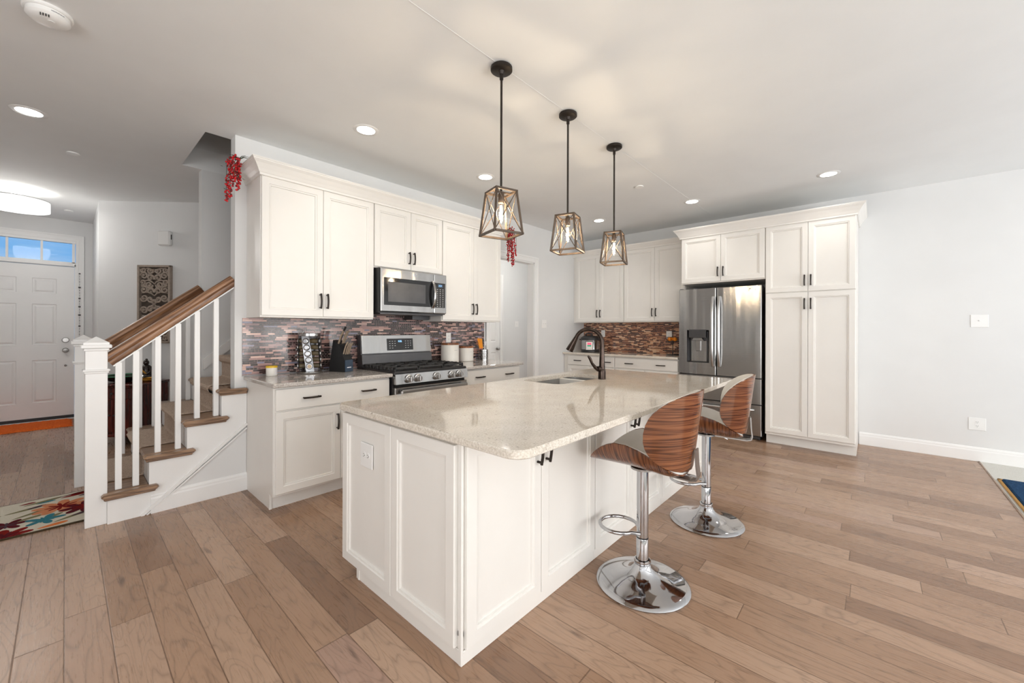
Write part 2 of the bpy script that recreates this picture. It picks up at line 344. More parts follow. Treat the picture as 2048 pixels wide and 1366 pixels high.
class MB:
    def __init__(s, F=None):
        s.v = []; s.f = []; s.k = []; s.F = F or I4; s.mi = 0
    def add(s, vs, fs):
        b = len(s.v); s.v += [s.F @ Vector(q) for q in vs]
        for f in fs: s.f.append([b + i for i in f]); s.k.append(s.mi)
        return s
    def box(s, x0, x1, y0, y1, z0, z1, c=0.0):
        if x0 > x1: x0, x1 = x1, x0
        if y0 > y1: y0, y1 = y1, y0
        if z0 > z1: z0, z1 = z1, z0
        if c <= 0:
            return s.add([(x, y, z) for x in (x0, x1) for y in (y0, y1) for z in (z0, z1)],
                  [(0, 1, 3, 2), (4, 6, 7, 5), (0, 4, 5, 1), (2, 3, 7, 6), (0, 2, 6, 4), (1, 5, 7, 3)])
        c = min(c, (x1 - x0) * .49, (y1 - y0) * .49, (z1 - z0) * .49)
        vs = []; ix = {}
        for a in (0, 1):
            for b in (0, 1):
                for d in (0, 1):
                    X = (x0, x1)[a]; Y = (y0, y1)[b]; Z = (z0, z1)[d]
                    xi = (x0 + c, x1 - c)[a]; yi = (y0 + c, y1 - c)[b]; zi = (z0 + c, z1 - c)[d]
                    for ax, p in enumerate(((X, yi, zi), (xi, Y, zi), (xi, yi, Z))):
                        ix[(a, b, d, ax)] = len(vs); vs.append(p)
        fs = []
        for a in (0, 1):
            fs.append([ix[(a, b, d, 0)] for b, d in ((0, 0), (0, 1), (1, 1), (1, 0))])
            fs.append([ix[(b, a, d, 1)] for b, d in ((0, 0), (0, 1), (1, 1), (1, 0))])
            fs.append([ix[(b, d, a, 2)] for b, d in ((0, 0), (0, 1), (1, 1), (1, 0))])
        for a in (0, 1):
            for b in (0, 1):
                fs.append([ix[(a, b, 0, 0)], ix[(a, b, 1, 0)], ix[(a, b, 1, 1)], ix[(a, b, 0, 1)]])
                fs.append([ix[(a, 0, b, 0)], ix[(a, 1, b, 0)], ix[(a, 1, b, 2)], ix[(a, 0, b, 2)]])
                fs.append([ix[(0, a, b, 1)], ix[(1, a, b, 1)], ix[(1, a, b, 2)], ix[(0, a, b, 2)]])
                for d in (0, 1): fs.append([ix[(a, b, d, 0)], ix[(a, b, d, 1)], ix[(a, b, d, 2)]])
        return s.add(vs, fs)
    def lathe(s, prof, c=(0, 0, 0), seg=32, rot=None, cap=True):
        vs = []; R = rot or Matrix.Identity(3); c = Vector(c); n = len(prof)
        for r, z in prof:
            for i in range(seg):
                a = 2 * PI * i / seg
                vs.append(c + R @ Vector((r * math.cos(a), r * math.sin(a), z)))
        fs = [[j * seg + i, j * seg + (i + 1) % seg, (j + 1) * seg + (i + 1) % seg, (j + 1) * seg + i] for j in range(n - 1) for i in range(seg)]
        if cap: fs += [list(range(seg))[::-1], list(range((n - 1) * seg, n * seg))]
        return s.add(vs, fs)
    def cyl(s, p0, p1, r0, r1=None, seg=20):
        return s.tube([p0, p1], [r0, r0 if r1 is None else r1], seg)
    def tube(s, path, r, seg=10, closed=False, flat=None):
        P = [Vector(p) for p in path]; n = len(P)
        R = r if isinstance(r, (list, tuple)) else [r] * n
        prev = None; vs = []
        for i in range(n):
            if closed: d = P[(i + 1) % n] - P[i - 1]
            else: d = P[min(i + 1, n - 1)] - P[max(i - 1, 0)]
            d.normalize()
            if prev is None:
                a = Vector((0, 0, 1)) if abs(d.z) < 0.9 else Vector((1, 0, 0))
                prev = (a - d * a.dot(d)).normalized()
            else:
                prev = prev - d * prev.dot(d)
                prev = prev.normalized() if prev.length > 1e-6 else Vector((1, 0, 0))
            q = d.cross(prev)
            for k in range(seg):
                t = 2 * PI * k / seg + PI / seg
                fx = flat if flat else 1.0
                vs.append(P[i] + (prev * math.cos(t) + q * math.sin(t) * fx) * R[i])
        m = n if closed else n - 1
        fs = [[i * seg + k, i * seg + (k + 1) % seg, ((i + 1) % n) * seg + (k + 1) % seg, ((i + 1) % n) * seg + k] for i in range(m) for k in range(seg)]
        if not closed: fs += [list(range(seg))[::-1], list(range((n - 1) * seg, n * seg))]
        return s.add(vs, fs)
    def bar(s, p0, p1, w, h, up=(0, 0, 1)):
        p0 = Vector(p0); p1 = Vector(p1); d = (p1 - p0).normalized(); up = Vector(up)
        a = d.cross(up)
        a = a.normalized() if a.length > 1e-5 else Vector((1, 0, 0))
        b = a.cross(d)
        vs = [p + a * (w / 2 * i) + b * (h / 2 * j) for p in (p0, p1) for i, j in ((-1, -1), (1, -1), (1, 1), (-1, 1))]
        return s.add(vs, [(0, 1, 2, 3), (7, 6, 5, 4), (0, 4, 5, 1), (1, 5, 6, 2), (2, 6, 7, 3), (3, 7, 4, 0)])
    def prism(s, poly, a0, a1, axis=1):
        """poly in the two other axes, extruded along axis"""
        def p3(p, a):
            if axis == 1: return (p[0], a, p[1])
            if axis == 0: return (a, p[0], p[1])
            return (p[0], p[1], a)
        n = len(poly)
        vs = [p3(p, a0) for p in poly] + [p3(p, a1) for p in poly]
        return s.add(vs, [list(range(n))[::-1], list(range(n, 2 * n))] + [[i, (i + 1) % n, n + (i + 1) % n, n + i] for i in range(n)])
    def grid(s, rows, closed_u=False):
        n = len(rows[0]); vs = [p for r in rows for p in r]
        m = n if closed_u else n - 1
        return s.add(vs, [[j * n + i, j * n + (i + 1) % n, (j + 1) * n + (i + 1) % n, (j + 1) * n + i] for j in range(len(rows) - 1) for i in range(m)])
    def ball(s, c, r, seg=10, rings=6, sq=(1, 1, 1)):
        c = Vector(c); vs = [c + Vector((0, 0, r * sq[2]))]; fs = []
        for j in range(1, rings):
            t = PI * j / rings
            for i in range(seg):
                a = 2 * PI * i / seg
                vs.append(c + Vector((r * sq[0] * math.sin(t) * math.cos(a), r * sq[1] * math.sin(t) * math.sin(a), r * sq[2] * math.cos(t))))
        vs.append(c - Vector((0, 0, r * sq[2]))); L = len(vs) - 1
        fs += [[0, 1 + i, 1 + (i + 1) % seg] for i in range(seg)]
        for j in range(rings - 2):
            for i in range(seg):
                a = 1 + j * seg + i; b = 1 + j * seg + (i + 1) % seg
                fs.append([a, a + seg, b + seg, b])
        fs += [[L, L - seg + (i + 1) % seg, L - seg + i] for i in range(seg)]
        return s.add(vs, fs)
    def build(s, name, mat, parent=None, smooth=None, label=None):
        org = Vector((0, 0, 0)); q = parent
        while q is not None: org += q.location; q = q.parent
        me = bpy.data.meshes.new(name)
        me.from_pydata([v - org for v in s.v], [], s.f)
        for m in (mat if isinstance(mat, (list, tuple)) else [mat]): me.materials.append(M[m])
        me.polygons.foreach_set('material_index', s.k)
        bm = bmesh.new(); bm.from_mesh(me); bmesh.ops.recalc_face_normals(bm, faces=bm.faces); bm.to_mesh(me); bm.free()
        if smooth:
            me.polygons.foreach_set('use_smooth', [True] * len(me.polygons))
            me.set_sharp_from_angle(angle=math.radians(smooth))
        me.update()
        o = bpy.data.objects.new(name, me); COL.objects.link(o)
        if parent is not None: o.parent = parent
        if label: o['label'] = label
        return o

def tag(o, label, cat, group=None):
    o['label'] = label; o['category'] = cat
    if group: o['group'] = group
    return o
def thing(name, label, cat, loc=(0, 0, 0), group=None):
    o = bpy.data.objects.new(name, None); COL.objects.link(o); o.location = loc; o.empty_display_size = 0.1
    return tag(o, label, cat, group)
def struct(o, label=None):
    o['kind'] = 'structure'
    if label: o['label'] = label
    return o
def dup(root, loc, rotz, label, group=None):
    r = root.copy(); COL.objects.link(r); r.location = loc; r.rotation_euler = (0, 0, rotz); r['label'] = label
    if group: r['group'] = group
    for ch in list(root.children):
        c = ch.copy(); COL.objects.link(c); c.parent = r
        for g in list(ch.children):
            d = g.copy(); COL.objects.link(d); d.parent = c
    return r
def text_mesh(mb, s, size, F, extr=0.0006):
    """flat lettering, added to a builder through frame F (text x->u, text y->z)"""
    cu = bpy.data.curves.new('lettering', 'FONT'); cu.body = s; cu.size = size; cu.align_x = 'CENTER'; cu.align_y = 'CENTER'
    o = bpy.data.objects.new('lettering', cu); COL.objects.link(o)
    dg = bpy.context.evaluated_depsgraph_get(); me = bpy.data.meshes.new_from_object(o.evaluated_get(dg))
    old = mb.F; mb.F = F
    mb.add([(v.co.x, extr, v.co.y) for v in me.vertices], [list(p.vertices) for p in me.polygons])
    mb.F = old
    bpy.data.objects.remove(o); bpy.data.curves.remove(cu); bpy.data.meshes.remove(me)

# ------------------------------------------------------------------ room shell
XR, YS, ZC = 6.10, 3.79, 2.845
YW = 0.775     # hardwood stops at y = -YW
b = MB(); b.box(-3.1, 6.7, -YW, 8.75, -0.10, 0.0); struct(b.build('floor', 'floor'), 'brown hickory plank floor running toward the front door')
b = MB(); b.box(-3.1, 6.1, -4.3, -YW, -0.10, 0.002); struct(b.build('floor', 'carpet'), 'pale carpet beyond the edge of the plank floor')
b = MB(); b.box(2.9, 6.08, -YW - 0.004, -YW + 0.008, 0.0, 0.006, 0.002); struct(b.build('trim_1', 'oak_tread'), 'thin wooden reducer strip between planks and carpet')
# ceiling with the stairwell opening
OX0, OX1, OY0, OY1 = 0.735, 3.4, 3.91, 4.86
b = MB()
b.box(-3.1, 6.2, -4.3, OY0, ZC, ZC + 0.2); b.box(-3.1, OX0, OY0, OY1, ZC, ZC + 0.2)
b.box(OX1, 6.7, OY0, OY1, ZC, ZC + 0.2); b.box(-3.1, 6.7, OY1, 8.8, ZC, ZC + 0.2)
struct(b.build('ceiling', 'ceil'), 'flat off-white ceiling with a stairwell opening')
b = MB(); b.box(-3.1, 6.2, 1.629, 1.632, ZC - 0.0012, ZC + 0.01); struct(b.build('trim_2', 'ceil'), 'drywall seam line crossing the ceiling along the pendants')
# upper part of the stairwell above the opening
b = MB()
b.box(OX0 - 0.1, OX0, OY0 - 0.1, OY1 + 0.1, ZC + 0.2, 5.2); b.box(OX1, OX1 + 0.1, OY0 - 0.1, OY1 + 0.1, ZC + 0.2, 5.2)
b.box(OX0, OX1, OY0 - 0.1, OY0, ZC + 0.2, 5.2); b.box(OX0, OX1, OY1, OY1 + 0.1, ZC + 0.2, 5.2); b.box(OX0 - .1, OX1 + .1, OY0 - .1, OY1 + .1, 5.2, 5.3)
struct(b.build('wall_landing', 'wall'), 'shaded walls of the stairwell above the ceiling opening')
# kitchen wall with cased opening
DX0, DX1, DZ = 3.775, 4.700, 2.295
b = MB()
b.box(0.905, DX0, YS, YS + 0.12, 0, ZC); b.box(DX1, XR + 0.1, YS, YS + 0.12, 0, ZC); b.box(DX0, DX1, YS, YS + 0.12, DZ, ZC)
struct(b.build('wall_kitchen', 'wall'), 'off-white wall behind the range with a doorway')
b = MB(); b.box(XR, XR + 0.1, -4.4, YS + .12, 0, ZC); struct(b.build('wall_right', 'wall'), 'long off-white wall behind the refrigerator')
# stair wall: far side
b = MB(); b.box(0.885, 3.5, 4.86, 4.98, 0, ZC); struct(b.build('wall_stairwell', 'wall'), 'far wall of the staircase')
b = MB(); b.box(3.4, 3.5, YS + 0.12, 4.86, 0, ZC); struct(b.build('wall_stair_end', 'wall'))
# small hall seen through the doorway
HY = 5.46
b = MB(); b.box(6.55, 6.65, YS + .12, HY + .1, 0, ZC); struct(b.build('wall_hall_right', 'wall'))
b = MB(); b.box(3.5, 6.6, HY, HY + 0.1, 0, ZC); struct(b.build('wall_hall', 'wall'), 'white back wall of the small hall')
b = MB(); b.box(3.5, 3.52, 4.86, HY, 0, ZC); struct(b.build('wall_hall_left', 'wall'))
# foyer
FY = 8.60
EX0, EX1, EZ = -0.835, 0.090, 2.185      # entry door leaf
TX1, TZ0, TZ1 = 0.085, 2.235, 2.530      # transom opening
b = MB()
b.box(-1.7, EX0 - 0.02, FY, FY + 0.14, 0, ZC); b.box(EX1 + 0.012, 2.6, FY, FY + 0.14, 0, ZC)
b.box(EX0 - 0.02, EX1 + 0.012, FY, FY + 0.14, TZ1 + 0.02, ZC); b.box(EX0 - 0.02, EX1 + 0.012, FY + 0.02, FY + 0.14, EZ, TZ0 - 0.02)
struct(b.build('wall_foyer', 'wall'), 'front wall of the foyer around the entry door')
b = MB(); b.box(0.272, 0.372, 7.0, FY, 0, ZC); struct(b.build('wall_foyer_return', 'wall'))
FD = frame((0.272, 6.985, 0), (0.70711, -0.70711, 0), (-0.70711, -0.70711, 0))
b = MB(FD); b.box(0, 2.84, -0.1, 0, 0, ZC); struct(b.build('wall_diagonal', 'wall'), 'diagonal foyer wall carrying the carved panel')
b = MB(); b.box(-1.75, -1.65, 3.0, FY + .1, 0, ZC); struct(b.build('wall_foyer_left', 'wall'))
b = MB(); b.box(-3.1, -1.65, 2.95, 3.05, 0, ZC); struct(b.build('wall_left_return', 'wall'))
# living room side, behind the camera, with its windows
b = MB()
for z0, z1 in ((0, 0.35), (2.5, ZC)): b.box(-3.1, XR + .1, -4.3, -4.18, z0, z1)
for x0, x1 in ((-3.1, -1.1), (0.95, 1.15), (3.2, 3.4), (5.45, XR + .1)): b.box(x0, x1, -4.3, -4.18, 0.35, 2.5)
struct(b.build('wall_behind', 'wall'))
b = MB()
for z0, z1 in ((0, 0.35), (2.5, ZC)): b.box(-3.1, -2.98, -4.3, 3.0, z0, z1)
for y0, y1 in ((-4.3, -3.3), (0.9, 3.0)): b.box(-3.1, -2.98, y0, y1, 0.35, 2.5)
struct(b.build('wall_left', 'wall'))
for i, (x0, x1) in enumerate(((-1.1, 0.95), (1.15, 3.2), (3.4, 5.45))):
    b = MB()
    for a0, a1 in ((x0, x0 + .06), (x1 - .06, x1), ((x0 + x1) / 2 - .03, (x0 + x1) / 2 + .03)): b.box(a0, a1, -4.26, -4.2, 0.35, 2.5)
    for z0, z1 in ((0.35, 0.41), (2.44, 2.5), (1.4, 1.45)): b.box(x0, x1, -4.26, -4.2, z0, z1)
    struct(b.build('window_%d' % (i + 2), 'trim'))

# baseboards
BP = [(0, 0), (0.016, 0), (0.016, 0.012), (0.014, 0.10), (0.011, 0.112), (0.011, 0.122), (0.005, 0.138), (0, 0.14)]
def baseboard(name, F, u0, u1, lab=None):
    b = MB(F); vs = [(u, n, z) for u in (u0, u1) for n, z in BP]; n = len(BP)
    b.add(vs, [list(range(n)), list(range(n, 2 * n))[::-1]] + [[i, (i + 1) % n, n + (i + 1) % n, n + i] for i in range(n)])
    return struct(b.build(name, 'trim'), lab)
F_S = frame((0, YS, 0), (1, 0, 0), (0, -1, 0))        # kitchen wall face, u = x
F_R = frame((XR, 0, 0), (0, 1, 0), (-1, 0, 0))        # right wall face, u = y
baseboard('baseboard_right', F_R, -4.2, 0.13, 'white baseboard along the blank right wall')
baseboard('baseboard_doorway', F_S, 4.79, 5.44)
baseboard('baseboard_diagonal', FD, 0.0, 1.6, 'white baseboard under the carved panel')
baseboard('baseboard_foyer', frame((0, FY, 0), (1, 0, 0), (0, -1, 0)), 0.19, 0.27)
baseboard('baseboard_return', frame((0.272, 0, 0), (0, 1, 0), (-1, 0, 0)), 7.0, FY)
baseboard('baseboard_hall', frame((0, HY, 0), (1, 0, 0), (0, -1, 0)), 5.80, 6.55)

# door casings
def casing(name, F, u0, u1, z1, w=0.09, lab=None, z0=0.0):
    """u0,u1,z1 are the opening edges"""
    b = MB(F)
    for k, (i0, i1, t) in enumerate(((0.0, w, 0.012), (0.004, w * .35, 0.016), (w * .72, w, 0.020))):
        b.box(u0 - i1, u0 - i0, 0, t, z0, z1 + i1, 0.002); b.box(u1 + i0, u1 + i1, 0, t, z0, z1 + i1, 0.002); b.box(u0 - i0, u1 + i0, 0, t, z1 + i0, z1 + i1, 0.002)
    return struct(b.build(name, 'trim'), lab)
casing('trim_3', F_S, DX0, DX1, DZ, 0.085, 'white casing around the doorway beside the range wall')
b = MB()
b.box(DX0 - .002, DX0 + 0.014, YS, YS + .12, 0, DZ); b.box(DX1 - 0.014, DX1 + .002, YS, YS + .12, 0, DZ); b.box(DX0, DX1, YS, YS + .12, DZ - .014, DZ + .002)
struct(b.build('trim_4', 'trim'), 'white jamb lining the doorway')
F_H = frame((0, HY, 0), (1, 0, 0), (0, -1, 0))
casing('trim_5', F_H, 4.93, 5.70, 2.29, 0.085, 'white casing of the closed door in the hall')
F_E = frame((0, FY, 0), (1, 0, 0), (0, -1, 0))
casing('trim_6', F_E, EX0 - .02, EX1 + 0.012, TZ1 + 0.02, 0.085, 'white casing around the front door and its transom')
b = MB(F_E); b.box(EX0 - .02, EX1 + .012, -0.03, 0.01, EZ + .004, TZ0 - .012); b.box(EX0 - .02, EX1 + .012, -0.03, 0.01, TZ1 - .012, TZ1 + .02)
b.box(EX1 + .002, EX1 + .014, -.08, .01, 0, EZ + .03); b.box(EX0 - .022, EX0 - .002, -.08, .01, 0, EZ + .03); struct(b.build('trim_7', 'trim'), 'white bar between the front door and the transom')

def raised_panel(b, u0, u1, z0, z1, n):
    """moulded panel on a door face at level n: groove ring and raised field"""
    rings = [(0, n), (0.008, n - .008), (0.022, n - .008), (0.040, n - .001), (0.042, n - .001)]
    vs = []; fs = []
    for d, q in rings: vs += [(u0 + d, q, z0 + d), (u1 - d, q, z0 + d), (u1 - d, q, z1 - d), (u0 + d, q, z1 - d)]
    for j in range(len(rings) - 1):
        for i in range(4): fs.append([j * 4 + i, j * 4 + (i + 1) % 4, j * 4 + 4 + (i + 1) % 4, j * 4 + 4 + i])
    k = (len(rings) - 1) * 4; fs.append([k, k + 1, k + 2, k + 3]); b.add(vs, fs)
def leaf(b, u0, u1, z0, z1, t, cols, rows):
    """door leaf face with openings filled by moulded panels"""
    us = sorted(set([u0, u1] + [c for p in cols for c in p])); zs = sorted(set([z0, z1] + [c for p in rows for c in p]))
    for i in range(len(us) - 1):
        for j in range(len(zs) - 1):
            if (us[i], us[i + 1]) in cols and (zs[j], zs[j + 1]) in rows: raised_panel(b, us[i], us[i + 1], zs[j], zs[j + 1], t)
            else: b.add([(us[i], t, zs[j]), (us[i + 1], t, zs[j]), (us[i + 1], t, zs[j + 1]), (us[i], t, zs[j + 1])], [(0, 1, 2, 3)])
    b.add([(u, n, z) for n in (0.0, t) for u, z in ((u0, z0), (u1, z0), (u1, z1), (u0, z1))], [(0, 1, 2, 3), (0, 1, 5, 4), (1, 2, 6, 5), (2, 3, 7, 6), (3, 0, 4, 7)])
# front door
F_EL = frame((0, FY + 0.06, 0), (1, 0, 0), (0, -1, 0))
b = MB(F_EL)
leaf(b, EX0, EX1, 0.055, EZ - 0.006, 0.045, [(-0.665, -0.44), (-0.305, -0.080)], [(0.265, 0.855), (1.065, 1.635), (1.785, 1.995)])
d1 = struct(b.build('door_1', 'trim'), 'white six-panel front door with oval knob and deadbolt')
b = MB(F_EL)
Ry = Matrix(((1, 0, 0), (0, 0, -1), (0, 1, 0)))   # lathe axis z -> -y
RyN = Matrix(((1, 0, 0), (0, 0, 1), (0, 1, 0)))   # in local frames: lathe axis -> n
b.lathe([(0.034, 0), (0.034, 0.006), (0.014, 0.012), (0.014, 0.035), (0.030, 0.045), (0.034, 0.058), (0.026, 0.070), (0.001, 0.074)], (0.006, 0.045, 0.985), 24, RyN)
b.build('door_knob', 'nickel', d1, 40)
b = MB(F_EL); b.lathe([(0.036, 0), (0.036, 0.010), (0.030, 0.018), (0.001, 0.019)], (0.006, 0.045, 1.130), 24, RyN); b.bar((0.006, .062, 1.115), (0.006, .062, 1.145), 0.012, 0.02, (0, 1, 0))
b.build('deadbolt', 'nickel', d1, 40)
b = MB(F_EL); b.lathe([(0.014, 0), (0.014, 0.006), (0.004, 0.012), (0.001, 0.018)], (0.006, 0.045, 0.765), 16, RyN); b.build('door_bolt', 'nickel', d1, 40)
b = MB(F_EL); b.box(EX0, EX1, 0.0, 0.05, 0.014, 0.055); b.build('door_sweep', 'black', d1)
b = MB(F_E); b.box(EX0 - .02, EX1 + .012, -0.06, 0.04, 0.0, 0.014, 0.003); struct(b.build('trim_8', 'white'), 'pale threshold strip under the front door')
# transom window
b = MB(F_E)
b.box(EX0 - .02, EX1 + .012, -0.05, 0.0, TZ0 - .022, TZ0 + .012); b.box(EX0 - .02, EX1 + .012, -0.05, 0.0, TZ1 - .012, TZ1 + .01)
for u in (-0.825, TX1 - 0.002): b.box(u - .016, u + .012, -0.05, 0.0, TZ0, TZ1)
for u in (-0.522, -0.219): b.box(u - .011, u + .011, -0.045, -0.005, TZ0, TZ1)
w1 = struct(b.build('window_1', 'trim'), 'transom window of blue sky above the front door')
b = MB(F_E); b.box(-0.825, TX1, -0.029, -0.025, TZ0, TZ1); b.build('window_pane', 'glass', w1)
# hall door
b = MB(F_H); leaf(b, 4.945, 5.685, 0.01, 2.28, 0.012, [(5.04, 5.265), (5.365, 5.59)], [(0.2, 0.86), (1.06, 1.75), (1.85, 2.1)])
d2 = struct(b.build('door_2', 'trim'), 'closed white panel door in the small hall')
b = MB(F_H); b.lathe([(0.03, 0), (0.03, 0.006), (0.012, 0.012), (0.012, 0.03), (0.028, 0.04), (0.030, 0.052), (0.02, 0.064), (0.001, 0.066)], (5.615, 0.012, 0.925), 20, RyN)
b.build('door_knob', 'nickel', d2, 40)
# string of little ornaments hanging on the front door casing
t = thing('hanging_ornament_string', 'thin string of small dark beads hanging on the casing right of the front door', 'ornament', (0.140, FY - 0.03, 1.2))
b = MB(); b.tube([(0.140, FY - .03, 2.10), (0.140, FY - .03, 1.14)], 0.0014, 5); b.build('string', 'grey', t)
z = 2.09; sizes = [8, 3, 3, 4, 3, 10, 4, 4, 3, 9, 4, 3, 10, 3, 3, 11, 3, 4, 3, 9, 3, 4, 4]
for i, q in enumerate(sizes):
    b = MB(); r = q * 0.0012; b.ball((0.140, FY - .03, z), r, 8, 5, (1.2, 1, 1)); b.build('bead', 'steel_dark', t, 60); z -= 0.040
# ------------------------------------------------------------------ staircase
NOS = [0.160, 0.366, 0.575, 0.786, 0.997, 1.206, 1.416, 1.626]
RIS = 0.2065
st = thing('staircase', 'white staircase with oak treads rising behind the kitchen wall', 'stairs', (0.15, 4.3, 0))
for i, x in enumerate(NOS):
    zt = RIS * (i + 1); xe = (NOS[i + 1] if i + 1 < len(NOS) else x + .21) + 0.035
    near = i < 4
    y0 = 3.80 if near else YS + .125
    b = MB()
    def tread(y0, y1, xa, xb):
        b.box(xa, xb, y0, y1, zt - 0.030, zt, 0.010)
    if i == 3:
        tread(3.789, 4.925, x, 0.884); tread(3.912, 4.858, 0.88, xe)
    else: tread(3.92 if not near else 3.789, 4.855 if not near else 4.925, x, xe)
    if near:
        b.box(x, min(x + 0.285, 0.985), 3.725, 3.789, zt - 0.030, zt, 0.012)            # mitred return
        b.box(x + 0.012, min(x + 0.270, 0.985), 3.745, 3.79, zt - 0.046, zt - 0.028, 0.006)   # cove under the nosing
        if x < 0.75: b.box(x, x + 0.285, 4.90, 4.965, zt - 0.030, zt, 0.012)
    b.build('tread', 'oak_tread', st)
    b = MB(); b.box(x + 0.030, x + 0.045, 3.785 if near else 3.92, 4.90 if near else 4.855, zt - RIS, zt - 0.030); b.build('riser', 'trim', st)
# skirt under the treads, near side and far side
def skirt(y0, y1, nm, xm_):
    b = MB(); poly = [(0.190, 0.0), (0.190, RIS - 0.03)]
    for i in range(3):
        poly += [(NOS[i + 1] + 0.03, RIS * (i + 1) - 0.03), (NOS[i + 1] + 0.03, RIS * (i + 2) - 0.03)]
    poly += [(xm_, RIS * 4 - .03), (xm_, 0.535 - (0.985 - xm_) * .849), (0.355, 0.0)]
    b.prism(poly, y0, y1, 1); return b.build(nm, 'trim', st)
skirt(3.772, 3.789, 'stringer', 0.985); skirt(4.905, 4.925, 'stringer', 0.884)
b = MB()
for o_, w in ((0.0, 0.020), (0.026, 0.010)):
    a0 = Vector((0.355 + o_ * 1.1, 3.768, 0.0 + 0.0)); a1 = Vector((0.985, 3.768, 0.535 - o_ * 1.35))
    b.bar(a0, a1, 0.014, w, (0, 0, 1))
b.build('stringer_moulding', 'trim', st)
b = MB(); b.prism([(0.34, 0.0), (0.985, 0.0), (0.985, 0.55)], 3.780, 3.79, 1); struct(b.build('wall_under_stairs', 'wall'), 'triangle of grey wall below the stair stringer')
baseboard('baseboard_stairs', frame((0, 3.780, 0), (1, 0, 0), (0, -1, 0)), 0.405, 0.988, 'white baseboard below the staircase')
b = MB(); b.prism([(0.9, 0.90), (3.3, 3.02), (3.3, 3.12), (0.9, 1.00)], 4.835, 4.862, 1); struct(b.build('trim_9', 'trim'), 'sloping white skirt rail on the far stair wall')
# carpet runner
prof = []
x0 = NOS[0]
prof.append((NOS[0] + 0.024, 0.0))
for i, x in enumerate(NOS[:6]):
    z = RIS * (i + 1)
    prof += [(x + 0.020, z - 0.06), (x - 0.010, z - 0.034), (x - 0.016, z - 0.010), (x - 0.004, z + 0.010), (x + 0.02, z + 0.014), (NOS[i + 1] + 0.012, z + 0.014)]
    prof.append((NOS[i + 1] + 0.020, z + 0.03))
inner = [(p[0] + 0.012, p[1] - 0.010) for p in prof]
b = MB(); n = len(prof); ys = [4.04 + 0.655 * k / 10 for k in range(11)]
rows = [[(p[0] + random.uniform(-.0015, .0015), y, p[1] + random.uniform(-.0015, .0015)) for p in prof] for y in ys]
b.grid(rows)
rows2 = [[(p[0], y, p[1]) for p in inner] for y in (4.04, 4.695)]
b.grid(rows2)
for y, r in ((4.04, rows[0]), (4.695, rows[-1])):
    b.grid([r, [(p[0], y, p[1]) for p in inner]])
rn = b.build('stair_runner', 'runner'); tag(rn, 'fluffy beige carpet runner laid over the stair treads', 'carpet')

def railing(label, yc, xs, zs, rail0, rail1, newel_x, y_side, hs=1.0):
    t = thing('stair_railing', label, 'railing', (newel_x, yc, 0), 'stair railings')
    b = MB(); h = 0.052
    x, y = newel_x, yc + y_side
    b.box(x - h, x + h, y - h, y + h, 0, 1.165, 0.003)
    nw = b.build('newel_post', 'trim', t)
    b = MB(); b.box(x - .064, x + .064, y - .064, y + .064, 1.015, 1.030, 0.004); b.box(x - .058, x + .058, y - .058, y + .058, 1.002, 1.016, 0.004); b.build('collar', 'trim', nw)
    b = MB(); b.box(x - .060, x + .060, y - .060, y + .060, 1.150, 1.168, 0.004); b.box(x - .072, x + .072, y - .072, y + .072, 1.168, 1.192, 0.004)
    b.box(x - .060, x + .060, y - .060, y + .060, 1.192, 1.205)
    b.add([(x - .06, y - .06, 1.205), (x + .06, y - .06, 1.205), (x + .06, y + .06, 1.205), (x - .06, y + .06, 1.205), (x, y, 1.245)], [(0, 1, 4), (1, 2, 4), (2, 3, 4), (3, 0, 4)])
    b.build('newel_cap', 'trim', nw)
    p0 = Vector(rail0); p1 = Vector(rail1); d = (p1 - p0).normalized(); up = Vector((-d.z, 0, d.x))
    b = MB()
    pr = [(-.020, -.045), (.020, -.045), (.024, -.030), (.024, -.012), (.031, -.002), (.032, .018), (.026, .034), (.012, .042), (-.012, .042), (-.026, .034), (-.032, .018), (-.031, -.002), (-.024, -.012), (-.024, -.030)]
    vs = [p + Vector((0, 1, 0)) * q[0] + up * q[1] * hs for p in (p0, p1) for q in pr]; n = len(pr)
    b.add(vs, [list(range(n)), list(range(n, 2 * n))] + [[i, (i + 1) % n, n + (i + 1) % n, n + i] for i in range(n)])
    hr = b.build('handrail', 'oak_rail', t, 35)
    b = MB(); b.bar(p0 - up * 0.048, p1 - up * 0.048, 0.034, 0.008); b.build('rail_fillet', 'trim', t)
    for x, z in zip(xs, zs):
        k = (x - p0.x) / (p1.x - p0.x); zr = p0.z + (p1.z - p0.z) * k - 0.062
        b = MB(); b.box(x - .0165, x + .0165, yc - .0165, yc + .0165, z, zr, 0.0015); b.build('baluster', 'trim', t)
    return t
railing('nearer white stair railing with square newel, in front of the carpeted steps', 3.83, (0.245, 0.332, 0.447, 0.560, 0.672, 0.790), (RIS, RIS, RIS * 2, RIS * 2, RIS * 3, RIS * 3), (0.188, 3.83, 1.082), (0.903, 3.83, 1.690), 0.139, 0.012, 0.92)
railing('far white stair railing behind the steps, its oak handrail crossing the carved panel', 4.875, (0.336, 0.447, 0.545, 0.672, 0.786), (RIS, RIS * 2, RIS * 2, RIS * 3, RIS * 3), (0.152, 4.875, 1.086), (0.884, 4.875, 1.688), 0.104, 0.0)

